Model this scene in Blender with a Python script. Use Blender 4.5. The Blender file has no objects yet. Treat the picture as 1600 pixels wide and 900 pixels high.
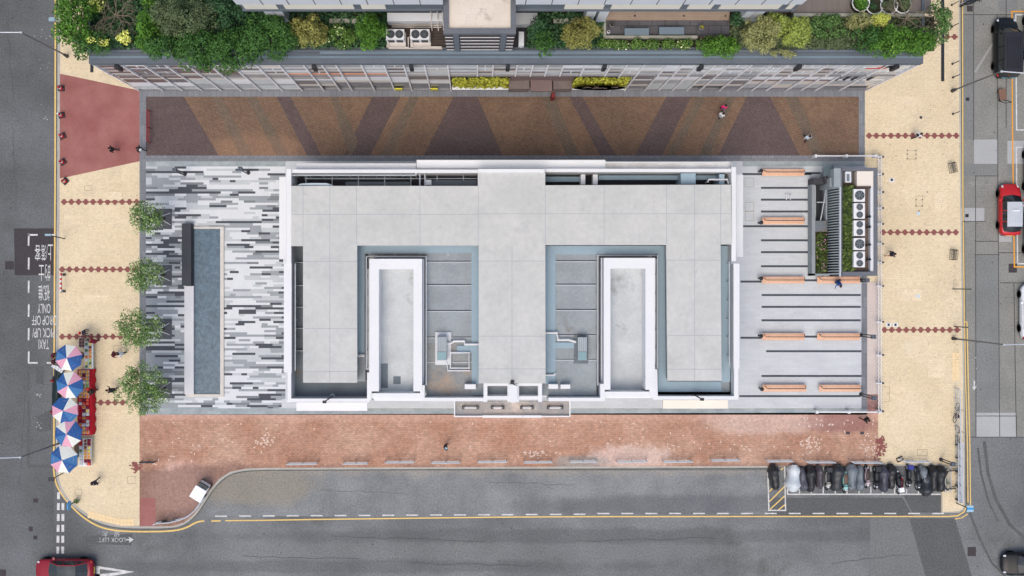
import bpy, bmesh, math, random
from mathutils import Vector, Matrix
random.seed(7)
sc = bpy.context.scene
# ------------------------------------------------ camera, world, sun, exposure
S, HC, CX, CY = 19.0, 88.0, 745.0, 445.0          # ground scale (px/m), flying height, nadir
cam = bpy.data.objects.new('camera', bpy.data.cameras.new('camera'))
sc.collection.objects.link(cam); sc.camera = cam
cam.location = (0, 0, HC); cam.data.sensor_width = 36
cam.data.lens = 36*HC/(1600/S)
cam.data.shift_x = (800-CX)/1600; cam.data.shift_y = -(450-CY)/1600
cam.data.clip_start = 1; cam.data.clip_end = 3000
EL, AZ = math.radians(66), math.radians(200)      # sun height, compass bearing (from the south-south-west)
w = bpy.data.worlds.new('World'); sc.world = w; w.use_nodes = True
nt = w.node_tree; bg = nt.nodes['Background']
sky = nt.nodes.new('ShaderNodeTexSky'); sky.sky_type = 'NISHITA'; sky.sun_disc = False
sky.sun_elevation = EL; sky.sun_rotation = AZ; sky.air_density = 1.0; sky.dust_density = 4.0; sky.ozone_density = 1.0
nt.links.new(sky.outputs[0], bg.inputs[0]); bg.inputs[1].default_value = 0.15
sl = bpy.data.lights.new('sun', 'SUN'); sl.energy = 0.95; sl.angle = math.radians(36); sl.color = (1, .93, .82)
so = bpy.data.objects.new('sun', sl); sc.collection.objects.link(so)
sd = Vector((math.sin(AZ)*math.cos(EL), math.cos(AZ)*math.cos(EL), math.sin(EL)))
so.rotation_euler = sd.to_track_quat('Z', 'Y').to_euler(); so.location = sd*60
sc.view_settings.view_transform = 'Standard'; sc.view_settings.look = 'None'
sc.view_settings.gamma = 1; sc.view_settings.use_curve_mapping = False
sc.view_settings.exposure = 0.14
sc.cycles.max_bounces = 5; sc.cycles.use_denoising = True
# ------------------------------------------------ helpers
def W(px, py, z=0.0):
    k = (HC-z)/HC/S
    return ((px-CX)*k, (CY-py)*k)
def lin(c): return tuple((v/255/12.92 if v <= 10 else ((v/255+.055)/1.055)**2.4) for v in c)
ILL = 1.0
MATS = {}
def mat(name, c1, c2=None, scale=.5, contrast=1.0, fine=0.12, fscale=9, rough=.85, metal=0, bump=0, spec=.3,
        brick=None, c3=None, s3=.12, t3=.6, dirt=()):
    """procedural material: two tones mixed by a broad noise, a fine grain, optional paver pattern, optional stain tone c3"""
    if name in MATS: return MATS[name]
    m = bpy.data.materials.new(name); m.use_nodes = True; MATS[name] = m
    n, l = m.node_tree.nodes, m.node_tree.links
    b = n['Principled BSDF']; b.inputs['Roughness'].default_value = rough; b.inputs['Metallic'].default_value = metal
    b.inputs['Specular IOR Level'].default_value = spec
    A = (*lin(c1), 1); B = (*lin(c2 or c1), 1)
    tc = n.new('ShaderNodeTexCoord')
    def noise(sc_, det=4, rgh=.6, off=0):
        t = n.new('ShaderNodeTexNoise'); t.inputs['Scale'].default_value = sc_; t.inputs['Detail'].default_value = det
        t.inputs['Roughness'].default_value = rgh
        mp = n.new('ShaderNodeMapping'); mp.inputs['Location'].default_value = (off, off*1.7, 0)
        l.new(tc.outputs['Object'], mp.inputs[0]); l.new(mp.outputs[0], t.inputs['Vector']); return t.outputs['Fac']
    def ramp(src, a, b_):
        r = n.new('ShaderNodeMapRange'); r.inputs[1].default_value = a; r.inputs[2].default_value = b_
        l.new(src, r.inputs[0]); return r.outputs[0]
    def mix(f, x, y, mode='MIX'):
        q = n.new('ShaderNodeMix'); q.data_type = 'RGBA'; q.blend_type = mode
        if isinstance(f, (int, float)): q.inputs[0].default_value = f
        else: l.new(f, q.inputs[0])
        for s, i in ((x, 6), (y, 7)):
            if isinstance(s, tuple): q.inputs[i].default_value = s
            else: l.new(s, q.inputs[i])
        return q.outputs[2]
    wdt = .25/max(contrast, .01)
    col = mix(ramp(noise(scale, 5), .5-wdt, .5+wdt), A, B)
    if brick:
        bw, bh, bvar, mort = brick[:4]
        t = n.new('ShaderNodeTexBrick'); t.inputs['Scale'].default_value = 1
        t.inputs['Brick Width'].default_value = bw; t.inputs['Row Height'].default_value = bh
        t.inputs['Mortar Size'].default_value = .012*bh/.1 if len(brick) < 5 else brick[4]; t.inputs['Mortar Smooth'].default_value = .2
        t.inputs['Color1'].default_value = (1-bvar,)*3+(1,); t.inputs['Color2'].default_value = (1+bvar,)*3+(1,)
        t.inputs['Mortar'].default_value = (mort, mort, mort, 1)
        mp = n.new('ShaderNodeMapping'); l.new(tc.outputs['Object'], mp.inputs[0]); l.new(mp.outputs[0], t.inputs['Vector'])
        if len(brick) > 5: mp.inputs['Rotation'].default_value = (0, 0, brick[5])
        col = mix(1.0, col, t.outputs['Color'], 'MULTIPLY')
    if c3:
        col = mix(ramp(noise(s3, 8, .7, 31), t3-.06, t3+.06), col, (*lin(c3), 1))
    def mth(op, x, y=None, z=None):
        q = n.new('ShaderNodeMath'); q.operation = op
        for s, i in ((x, 0), (y, 1), (z, 2)):
            if s is None: continue
            if isinstance(s, (int, float)): q.inputs[i].default_value = s
            else: l.new(s, q.inputs[i])
        return q.outputs[0]
    if dirt:
        sx = n.new('ShaderNodeSeparateXYZ'); l.new(tc.outputs['Object'], sx.inputs[0])
    for k, d in enumerate(dirt):    # stains with a shape of their own: ('l', colour, nx, ny, off, width, amp, scale, strength) or ('r', colour, x, y, rx, ry, amp, scale, strength)
        nz = mth('MULTIPLY', mth('SUBTRACT', noise(d[7], 6, .7, 3+k*9), .5), d[6]*2)
        if d[0] == 'l':
            t_ = mth('DIVIDE', mth('SUBTRACT', mth('ADD', mth('MULTIPLY', sx.outputs[0], d[2]), mth('MULTIPLY', sx.outputs[1], d[3])), d[4]), d[5])
        else:
            ex = mth('DIVIDE', mth('SUBTRACT', sx.outputs[0], d[2]), d[4]); ey = mth('DIVIDE', mth('SUBTRACT', sx.outputs[1], d[3]), d[5])
            t_ = mth('MULTIPLY', mth('SUBTRACT', 1.0, mth('SQRT', mth('ADD', mth('MULTIPLY', ex, ex), mth('MULTIPLY', ey, ey)))), 2.0)
        mr = n.new('ShaderNodeMapRange'); mr.interpolation_type = 'SMOOTHSTEP'; l.new(mth('ADD', t_, nz), mr.inputs[0]); mr.inputs[4].default_value = d[8]
        col = mix(mr.outputs[0], col, (*lin(d[1]), 1))
    if fine:
        f = ramp(noise(fscale, 3, .7, 11), .3, .7)
        g = n.new('ShaderNodeMapRange'); g.inputs[3].default_value = 1-fine; g.inputs[4].default_value = 1+fine; l.new(f, g.inputs[0])
        cc = n.new('ShaderNodeCombineColor')
        for i in range(3): l.new(g.outputs[0], cc.inputs[i])
        col = mix(1.0, col, cc.outputs[0], 'MULTIPLY')
    l.new(col, b.inputs['Base Color'])
    if bump:
        bp = n.new('ShaderNodeBump'); bp.inputs['Strength'].default_value = bump; bp.inputs['Distance'].default_value = .02
        l.new(noise(fscale*2, 3, .6, 5), bp.inputs['Height']); l.new(bp.outputs[0], b.inputs['Normal'])
    return m
def plain(name, c, rough=.6, metal=0, fine=.05, spec=.4): return mat(name, c, None, rough=rough, metal=metal, fine=fine, fscale=4, spec=spec)

class MB:
    def __init__(s): s.v = []; s.f = []; s.m = []; s.sm = []; s.cur = 0; s.smooth = False
    def add(s, vs, fs):
        o = len(s.v); s.v += [tuple(p) for p in vs]
        for f in fs: s.f.append([i+o for i in f]); s.m.append(s.cur); s.sm.append(s.smooth)
    def box(s, x0, y0, z0, x1, y1, z1):
        x0, x1 = min(x0, x1), max(x0, x1); y0, y1 = min(y0, y1), max(y0, y1)
        s.add([(x0,y0,z0),(x1,y0,z0),(x1,y1,z0),(x0,y1,z0),(x0,y0,z1),(x1,y0,z1),(x1,y1,z1),(x0,y1,z1)],
              [(3,2,1,0),(4,5,6,7),(0,1,5,4),(1,2,6,5),(2,3,7,6),(3,0,4,7)]); return s
    def pbox(s, a, b, c, d, zt, zb):      # rectangle given in photograph px at the height of its top
        x0, y0 = W(a, b, zt); x1, y1 = W(c, d, zt); return s.box(x0, y0, zb, x1, y1, zt)
    def sheet(s, a, b, c, d, z):
        x0, y1 = W(a, b, z); x1, y0 = W(c, d, z); s.add([(x0,y0,z),(x1,y0,z),(x1,y1,z),(x0,y1,z)], [(0,1,2,3)]); return s
    def poly(s, pts, z, px=True):
        p = [W(*q, z) if px else q for q in pts]
        if sum(p[i-1][0]*p[i][1]-p[i][0]*p[i-1][1] for i in range(len(p))) < 0: p.reverse()
        s.add([(x, y, z) for x, y in p], [tuple(range(len(p)))]); return s
    def prism(s, pts, z0, z1, px=True):
        p = [W(*q, z1) if px else q for q in pts]; n = len(p)
        if sum(p[i-1][0]*p[i][1]-p[i][0]*p[i-1][1] for i in range(n)) < 0: p.reverse()
        s.add([(x, y, z0) for x, y in p]+[(x, y, z1) for x, y in p],
              [tuple(range(n, 2*n)), tuple(range(n-1, -1, -1))]+[(i, (i+1) % n, n+(i+1) % n, n+i) for i in range(n)]); return s
    def tube(s, pts, r, n=8, r2=None):
        pts = [Vector(p) for p in pts]; rings = []; m = len(pts)
        for i, p in enumerate(pts):
            d = (pts[min(i+1, m-1)]-pts[max(i-1, 0)]).normalized()
            u = d.orthogonal().normalized(); v_ = d.cross(u)
            rr = r if r2 is None else r+(r2-r)*i/(m-1)
            rings.append([p+(u*math.cos(2*math.pi*k/n)+v_*math.sin(2*math.pi*k/n))*rr for k in range(n)])
        # keep the frames aligned
        for i in range(1, m):
            best = min(range(n), key=lambda q: (rings[i][q]-rings[i-1][0]-(pts[i]-pts[i-1])).length)
            rings[i] = rings[i][best:]+rings[i][:best]
        fs = [(i*n+k, i*n+(k+1) % n, (i+1)*n+(k+1) % n, (i+1)*n+k) for i in range(m-1) for k in range(n)]
        fs += [tuple(range(n-1, -1, -1)), tuple((m-1)*n+k for k in range(n))]
        s.add([q for r_ in rings for q in r_], fs); return s
    def cyl(s, x, y, z0, z1, r, n=16, r2=None):
        r2 = r if r2 is None else r2
        a = [(x+r*math.cos(2*math.pi*k/n), y+r*math.sin(2*math.pi*k/n), z0) for k in range(n)]
        b = [(x+r2*math.cos(2*math.pi*k/n), y+r2*math.sin(2*math.pi*k/n), z1) for k in range(n)]
        s.add(a+b, [(k, (k+1) % n, n+(k+1) % n, n+k) for k in range(n)]+[tuple(range(n, 2*n)), tuple(range(n-1, -1, -1))]); return s
    def ball(s, x, y, z, rx, ry=None, rz=None, n=10, m=6):
        ry = ry or rx; rz = rz or rx; vs = [(x, y, z+rz)]; 
        for j in range(1, m):
            t = math.pi*j/m
            vs += [(x+rx*math.sin(t)*math.cos(2*math.pi*k/n), y+ry*math.sin(t)*math.sin(2*math.pi*k/n), z+rz*math.cos(t)) for k in range(n)]
        vs.append((x, y, z-rz)); L = len(vs)-1; fs = [(0, 1+k, 1+(k+1) % n) for k in range(n)]
        for j in range(m-2):
            fs += [(1+j*n+k, 1+(j+1)*n+k, 1+(j+1)*n+(k+1) % n, 1+j*n+(k+1) % n) for k in range(n)]
        fs += [(L, 1+(m-2)*n+(k+1) % n, 1+(m-2)*n+k) for k in range(n)]
        s.add(vs, fs); return s
    def xf(s, M): s.v = [tuple(M @ Vector(p)) for p in s.v]; return s
    def build(s, name, mats, parent=None, local=False, split=False):
        if split:      # one object for each separate piece
            par = list(range(len(s.v)))
            def fd(a):
                while par[a] != a: par[a] = par[par[a]]; a = par[a]
                return a
            for f in s.f:
                for a in f[1:]: par[fd(a)] = fd(f[0])
            gr = {}
            for i, f in enumerate(s.f): gr.setdefault(fd(f[0]), []).append(i)
            out = []
            for ids in gr.values():
                m = MB(); mp = {}
                for i in ids:
                    m.f.append([mp.setdefault(a, len(mp)) for a in s.f[i]]); m.m.append(s.m[i]); m.sm.append(s.sm[i])
                m.v = [s.v[a] for a in mp]; out.append(m.build(name, mats, parent, local))
            return out[0]
        if not isinstance(mats, (list, tuple)): mats = [mats]
        me = bpy.data.meshes.new(name)
        v = s.v
        if parent is not None and not local:
            P = parent.matrix_basis.translation if parent.parent is None else parent.parent.matrix_basis.translation
            if P.length > 0: v = [(a-P.x, b-P.y, c-P.z) for a, b, c in v]
        me.from_pydata(v, [], s.f)
        for m_ in mats: me.materials.append(m_)
        me.polygons.foreach_set('material_index', s.m); me.polygons.foreach_set('use_smooth', s.sm); me.update()
        o = bpy.data.objects.new(name, me); sc.collection.objects.link(o)
        if parent is not None: o.parent = parent
        return o
def tag(o, label=None, cat=None, group=None, kind=None):
    if label: o['label'] = label
    if cat: o['category'] = cat
    if group: o['group'] = group
    if kind: o['kind'] = kind
    return o
def struct(name, mb, m): return tag(mb.build(name, m), kind='structure')
def thing(name, label, cat, loc=(0, 0, 0), rz=0, group=None):
    o = bpy.data.objects.new(name, None); sc.collection.objects.link(o)
    o.location = loc; o.rotation_euler = (0, 0, rz); o.empty_display_size = .2
    return tag(o, label, cat, group)
def copy_tree(o, parent=None):
    c = o.copy(); sc.collection.objects.link(c)
    if parent: c.parent = parent
    for ch in o.children: copy_tree(ch, c)
    return c
ORD = ['first','second','third','fourth','fifth','sixth','seventh','eighth','ninth','tenth','eleventh','twelfth','thirteenth','fourteenth','fifteenth','sixteenth','seventeenth','eighteenth','nineteenth','twentieth','twenty first','twenty second','twenty third','twenty fourth','twenty fifth','twenty sixth','twenty seventh','twenty eighth','twenty ninth','thirtieth','thirty first','thirty second']
# ------------------------------------------------ common materials
M_white = mat('white_paint', (229,230,231), (222,224,226), scale=.4, fine=.025, rough=.6, dirt=[('l',(196,196,194),0,0,1.7,1,6.5,1.1,.4)])
M_concrete = mat('roof_concrete', (201,201,197), (188,190,187), scale=.35, contrast=1.3, fine=.06, fscale=2.2, rough=.9, c3=(186,187,185), s3=.5, t3=.62, dirt=[('l',(172,172,168),0,0,1.6,1,6.5,1.3,.5)])
M_joint = plain('joint_dark', (165,172,176), .9)
M_steel = plain('galvanised_steel', (190,197,203), .5)
M_black = plain('black_metal', (38,42,48), .5)
M_dark = plain('dark_grey', (62,62,68), .7)
M_rubber = plain('tyre_rubber', (28,28,30), .9)
M_mark = mat('white_road_paint', (222,222,219), (190,191,190), scale=2.5, contrast=1.6, fine=.14, fscale=14, rough=.8)
M_yellow = mat('yellow_road_paint', (238,205,130), (226,190,112), scale=3, fine=.1, fscale=14, rough=.8)
M_orange = mat('orange_road_paint', (240,170,60), (230,155,50), scale=3, fine=.1, rough=.8)
# ------------------------------------------------ ground, roads, pavements
M_asph = mat('asphalt', (101,104,105), (128,131,132), scale=.14, contrast=1.7, fine=.26, fscale=7, rough=.9, c3=(92,92,88), s3=.09, t3=.62, dirt=[('r',(92,94,95),(900-CX)/S,(445-838)/S,38,.8,1.4,.25,.5),('r',(120,122,122),(760-CX)/S,(445-862)/S,34,.9,1.4,.25,.5),('r',(94,95,96),(560-CX)/S,(445-885)/S,30,.7,1.4,.25,.5),('r',(118,120,120),(1555-CX)/S,(445-760)/S,3,6,1.2,.3,.5),('r',(82,83,84),(105-CX)/S,(445-850)/S,4,3,1.2,.4,.5),('l',(74,75,74),0,0,1.5,1,6,2.6,.55),('l',(126,127,122),0,0,1.6,1,6,.22,.6)])
M_asphL = mat('asphalt_dark', (90,92,92), (112,115,117), scale=.14, contrast=1.6, fine=.26, fscale=7, rough=.9, dirt=[('l',(62,63,63),0,0,1.5,1,6,2.6,.55),('l',(110,112,110),0,0,1.6,1,6,.22,.6)])
M_asphN = mat('asphalt_fresh', (66,62,65), (72,68,70), scale=.5, fine=.2, fscale=7, rough=.9)
M_asphP = mat('asphalt_patch', (90,93,93), (97,99,99), scale=.5, fine=.25, fscale=7, rough=.9)
M_asphT = mat('asphalt_sandy', (158,151,138), (136,136,132), scale=.35, contrast=1.5, fine=.14, fscale=9, rough=.9)
M_conc1 = mat('road_concrete', (142,142,136), (130,131,126), scale=.5, contrast=1.5, fine=.22, fscale=7, rough=.9, dirt=[('l',(98,98,93),0,0,1.5,1,6,2.6,.55),('l',(152,152,145),0,0,1.6,1,6,.22,.6)])
M_conc2 = mat('road_concrete_pale', (176,178,178), (166,168,168), scale=.5, fine=.1, fscale=8, rough=.9)
M_conc3 = mat('road_concrete_grey', (131,133,131), (123,125,123), scale=.5, contrast=1.5, fine=.2, fscale=8, rough=.9)
M_tar = plain('tar_joint', (78,78,80), .9)
M_cream = mat('cream_paver', (230,213,180), (219,201,167), scale=.3, contrast=1.3, fine=.1, fscale=6, brick=(.3,.15,.04,.9), rough=.9, c3=(208,192,164), s3=.35, t3=.64, dirt=[('l',(186,170,142),0,0,1.6,1,6,1.8,.5),('l',(234,224,204),0,0,1.5,1,6,.15,.5)])
M_red = mat('red_paving', (146,92,87), (164,112,106), scale=.5, contrast=1.5, fine=.11, fscale=9, rough=.9, c3=(188,140,134), s3=.6, t3=.68)
M_redt = mat('red_paver', (146,92,86), (134,82,80), scale=2, fine=.08, rough=.9)
M_pink = mat('pink_brick', (176,133,110), (194,158,137), scale=.25, contrast=1.8, fine=.2, fscale=5, brick=(.3,.15,.13,.78), rough=.9, c3=(214,186,174), s3=.22, t3=.66, dirt=[('r',(222,186,172),(285-CX)/S,(445-765)/S,3.4,3.2,.6,.6,.75),('l',(128,100,90),0,-1,(722-445)/S,.7,1.6,.28,.7),('r',(218,196,186),(980-CX)/S,(445-714)/S,4.5,1.3,1.3,.8,.6),('r',(150,148,144),(905-CX)/S,(445-722)/S,3,.7,1,.6,.7),('l',(208,168,152),0,1,(445-662)/S,.6,1.4,.3,.5),('r',(146,104,98),(1310-CX)/S,(445-660)/S,4.2,1.1,.7,.6,.75),('r',(215,190,178),(1190-CX)/S,(445-660)/S,7,1.2,1.1,.4,.5)])
M_pinkd = mat('brick_dark_red', (150,112,106), (168,132,124), scale=.35, contrast=1.5, fine=.16, fscale=5, brick=(.3,.15,.15,.78), rough=.9)
M_pinkw = mat('brick_dark_stained', (126,104,96), (158,128,116), scale=.5, contrast=1.5, fine=.16, fscale=5, brick=(.3,.15,.1,.8), rough=.9)
M_pale = mat('pale_mortar_chips', (222,200,186), None, fine=.08)
M_kerb = mat('kerb_stone', (186,184,178), (160,160,156), scale=1.5, fine=.1)
M_gutter = mat('gutter_strip', (112,112,104), (90,92,90), scale=.8, contrast=1.5, fine=.15)
M_gran = mat('granite_border', (133,136,141), (120,123,129), scale=.7, fine=.12, brick=(.47,.94,.08,.72,.02), rough=.85)
M_granp = mat('granite_pale', (175,181,182), (161,167,168), scale=.8, fine=.08, brick=(.9,.3,.06,.9,.008), rough=.85)
M_stone_blue = mat('bluish_stone_band', (149,159,162), (167,175,177), scale=1.1, contrast=2, fine=.07, brick=(1.2,.28,.08,.93,.008), rough=.85)
M_pal = mat('plaza_pale_granite', (204,208,210), (194,198,201), scale=.4, fine=.05, brick=(.8,.2,.035,.9,.008), rough=.85)
M_strip = mat('plaza_dark_strip', (72,77,84), (82,87,93), scale=2, fine=.1)
M_brn = mat('brown_brick', (132,107,88), (116,96,82), scale=.3, contrast=1.5, fine=.2, fscale=6, brick=(.3,.15,.1,.62,.02,.5), rough=.9, c3=(134,110,90), s3=.16, t3=.6, dirt=[('r',(158,124,100),(400-CX)/S,(445-235)/S,6,1.6,.8,.4,.35)])
M_brnd = mat('brown_brick_dark', (96,82,82), (105,91,89), scale=.4, contrast=1.1, fine=.2, fscale=6, brick=(.3,.15,.08,.66,.02,.5), rough=.9)
M_brng = mat('brown_brick_greyish', (118,103,89), (110,98,86), scale=.5, contrast=1.1, dirt=[('r',(146,116,95),(400-CX)/S,(445-235)/S,6,1.6,.8,.4,.35)], fine=.2, fscale=6, brick=(.3,.15,.08,.66,.02,.5), rough=.9)

g = MB(); g.box(-400, -400, -.5, 400, 400, 0); struct('ground', g, M_asph)
Z1 = .004
r = MB(); r.poly([(-900,-600),(92,-600),(92,600),(84,640),(84,880),(50,1200),(-900,1200)], Z1); struct('west_road', r, M_asphL)
# east road of concrete slabs
r = MB(); r.cur = 0; r.sheet(1497,-600,1900,683,Z1); struct('east_road', r, M_conc1)
r = MB(); z = Z1+.004
for a,b,c,d,k in [(1522,218,1559,256,1),(1558,256,1504,275,2),(1504,256,1558,275,2),(1501,325,1538,346,1),(1574,220,1640,256,1),(1560,290,1600,376,2),
                  (1523,400,1561,683,2),(1504,23,1523,218,2),(1525,645,1588,683,1),(1560,0,1590,18,2),(1574,256,1590,275,2),(1561,346,1581,378,1)]:
    if c > a and b < d: r.cur = k-1; r.sheet(a,b,c,d,z); z += .0006
struct('road_slab_repairs', r, [M_conc2, M_conc3])
r = MB(); z = .012
for pts in [[(1521,-200),(1521,220)],[(1524,275),(1525,683)],[(1558,23),(1559,290),(1562,683)],[(1504,23),(1600,23)],[(1504,683),(1640,683)],[(1524,650),(1588,650)],
            [(1523,377),(1560,377)],[(1523,275),(1560,275)],[(1523,398),(1562,398)],[(1560,395),(1640,395)],[(1562,442),(1640,442)],[(1584,442),(1588,683)],[(1588,650),(1588,683)],[(1504,346),(1540,346)],[(1572,-200),(1572,200)]]:
    for (a,b),(c,d) in zip(pts, pts[1:]):
        A, B = Vector(W(a,b)), Vector(W(c,d)); t = (B-A).normalized(); nn = Vector((-t.y,t.x))*.03; z += .0007
        r.add([(*(A-nn),z),(*(B-nn),z),(*(B+nn),z),(*(A+nn),z)], [(3,2,1,0)])
struct('road_joints', r, M_tar)
# asphalt repairs and stains
r = MB(); r.poly([(22,357),(85,357),(85,430),(23,430)], .012)
r.poly([(8,408),(22,408),(22,421),(8,421)], .0127)
for x, y, q in [(1262+50,741,0)]: pass
struct('fresh_asphalt_patch', r, [M_asphN])
r = MB(); r.poly([(56,572),(68,572),(68,600),(56,600)], .0102); r.poly([(58,650),(80,640),(80,672),(58,676)], .0102); r.poly([(42,560),(47,560),(47,610),(42,610)], .0102); r.poly([(42,625),(47,625),(47,726),(84,726),(84,731),(42,731)], .0102); r.poly([(128,838),(206,834),(206,852),(140,850)], .0102); r.poly([(1412,774),(1470,774),(1470,801),(1425,801)], .0145); r.poly([(1421,810),(1492,810),(1520,905),(1530,1100),(1455,1100),(1446,900)], .011); r.poly([(1200,778),(1410,778),(1428,808),(1200,805)], .0105)
struct('asphalt_patch', r, M_asphP)
r = MB(); r.poly([(1360,809),(1421,809),(1446,900),(1455,1100),(1352,1100),(1358,900)], .009); struct('pale_asphalt_patch', r, mat('asphalt_pale', (112,114,114), (119,121,121), scale=.4, fine=.25, fscale=7))
M_lay = mat('layby_asphalt', (138,141,142), (116,119,121), scale=.28, contrast=1.8, fine=.25, fscale=7, rough=.9, dirt=[('l',(90,92,93),0,0,1.5,1,6,2.4,.5),('l',(150,152,151),0,0,1.3,1,5,.35,.5),('l',(160,153,140),0,1,(445-748)/S,.8,1.5,.35,.55),('r',(146,139,124),(400-CX)/S,(445-760)/S,6.5,2.2,.9,.5,.7),('r',(96,99,102),(1050-CX)/S,(445-790)/S,16,1.2,1,.3,.6)])
def shape(pts, z, m, name): r = MB(); r.poly(pts, z); return struct(name, r, m)
shape([(322,806),(322,770),(345,735),(1198,735),(1198,803),(700,808)], .011, M_lay, 'layby_surface')
# sandy dirt along the kerb, ragged edge
pts = [(345,745),(372,729),(1200,727)]; 

# pavement island
KL = [(93,-300),(92,0),(91,300),(89,560),(89,740),(91,752),(96,766),(104,779),(116,790),(131,802),(148,812),(166,819),(190,823),(220,824),(270,823.5),(288,818),(303,806),(316,788),(328,768),(343,750),(360,738),(385,733),(420,732),(1200,729)]
def chaikin(p, n=2):
    for _ in range(n):
        o = [p[0]]
        for (a, b_), (c, d) in zip(p, p[1:]): o += [(a*.75+c*.25, b_*.75+d*.25), (a*.25+c*.75, b_*.25+d*.75)]
        p = o+[p[-1]]
    return p
KLc = chaikin(KL[4:-1]); KL = KL[:4]+KLc+KL[-1:]
KM = [(1228,728),(1471,728),(1471,801),(1498,801),(1506,797),(1508,788),(1507,600),(1502,300),(1500,0),(1500,-300)]
outline = KL+KM
p = MB(); p.prism(outline, 0, .12); struct('pavement', p, M_cream)
k = MB()
def ribbon(mb, pts, wpx, z, off=0):
    P = [Vector(W(a, b, z)) for a, b in pts]; L, R = [], []
    for i, q in enumerate(P):
        t = (P[min(i+1,len(P)-1)]-P[max(i-1,0)]).normalized(); nn = Vector((-t.y, t.x))
        L.append(q+nn*(off+wpx/2)/S); R.append(q+nn*(off-wpx/2)/S)
    n = len(P); mb.add([(*q, z) for q in L]+[(*q, z) for q in R], [(i, n+i, n+i+1, i+1) for i in range(n-1)])
ribbon(k, KL[:], 1.8, .126, -1); ribbon(k, KM[:], 1.8, .127, -1) if False else None
ribbon(k, KL, 1.8, .126, 1.2); ribbon(k, KM, 1.8, .1265, 1.2)
struct('kerb', k, M_kerb)
k = MB(); ribbon(k, KL, 3.2, .014, -2.2); ribbon(k, [(1502.3,-300),(1502.6,0),(1504.6,300),(1509.6,600),(1510.4,788)], 3, .014)
struct('road_gutter', k, M_gutter)
# painted kerb lines
YL = [(87,-300),(86.5,0),(86,300),(84.5,560),(84,735),(86,752),(93,768),(105,784),(126,806),(153,823),(180,829.5),(222,831),(270,830),(291,825),(307,815.5),(319,814)]
YL = YL[:4]+chaikin(YL[4:]); y = MB(); ribbon(y, YL, 2.4, .018)
ribbon(y, [(330,814),(345,814)], 2, .018); ribbon(y, [(352,813.5),(412,813),(500,811.5),(700,809),(800,808),(900,807.3),(1200,807),(1480,807),(1496,806),(1506,800),(1511,790)], 1.9, .018)
ribbon(y, [(1504,-300),(1504,30),(1504.5,300),(1507,500),(1509,600),(1511.5,700),(1512.5,785)], 1.7, .018)
ribbon(y, [(1511,503),(1513,600),(1515.5,700),(1516.5,790)], 1.7, .018); ribbon(y, [(1508,503),(1511,503)], 1.7, .0185)
ribbon(y, [(1492,811),(1503,809),(1512,803)], 1.6, .018)
struct('yellow_kerb_lines', y, M_yellow)
o = MB(); ribbon(o, [(1581,18),(1582,200),(1585,417)], 2, .02); ribbon(o, [(1580,18),(1640,18)], 2, .0205); ribbon(o, [(1584,417),(1640,417)], 2, .0207)
struct('orange_bay_lines', o, M_orange)
mk = MB()
def line(a, b, c, d, wpx=2, z=.02): ribbon(mk, [(a,b),(c,d)], wpx, z)
line(1587,24,1588.5,202); line(1586,23,1640,23); line(1587,203,1640,203); line(1588,231,1590,412); line(1587,230,1640,230); line(1590,412,1640,412); line(1588,321,1640,321)
# lay-by dashes
x = 336.
while x < 1480:
    yy = 806.5-3*(min(x,900)-336)/564-1.2*(x > 900); line(x, yy, x+18.5, yy, 2); x += 37.35
# taxi bay dashes
for y0, y1 in [(365,384),(402.5,421),(438.5,457.5),(475.5,495),(512.5,531.5),(549,567)]: line(45,y0,44.6,y1,2.6)
line(44,367,59,367,2.6); line(73,367,86,367,2.6,.0205); line(44,567,59,567,2.6,.0205); line(73,567,82,567,2.6,.0205)
# give way double dashes, triangle
for i, y0 in enumerate([769,786,803,820,837,854]):
    line(91.5-i*.2,y0,91.3-i*.2,y0+11,4.4)
    if i: line(98.5-i*.1,y0,98.4-i*.1,y0+11,4.4)
mk.poly([(145,883),(210,893.5),(145,906),(145,896),(156,897),(190,893.5),(156,889),(156,903),(145,903)], .021)
# motorcycle bay
line(1230.5,727,1230.5,772.5,2); line(1230,772.3,1470,772.3,2,.0205)
for i in range(1, 13): line(1230.5+i*18.6, 760, 1230.5+i*18.6, 772, 1.8)
for i in range(1, 13): line(1230.5+i*18.6, 729, 1230.5+i*18.6, 737, 1.8)
line(1199.5,732,1201.5,798,2); line(1226,729,1227.5,798,2); line(1200,797.5,1228.5,797.5,2,.0205)
line(1270,606,1276,606,1)
struct('white_road_markings', mk, M_mark)
y = MB()
for a,b,c,d in [(1202,784,1226,760),(1202,768,1212,758),(1203,796,1226,775),(1216,797,1227,788),(1202,752,1206,748),(1220,734,1224,731)]: ribbon(y, [(a,b),(c,d)], 1.8, .0165)
struct('yellow_hatching', y, M_yellow)
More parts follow.
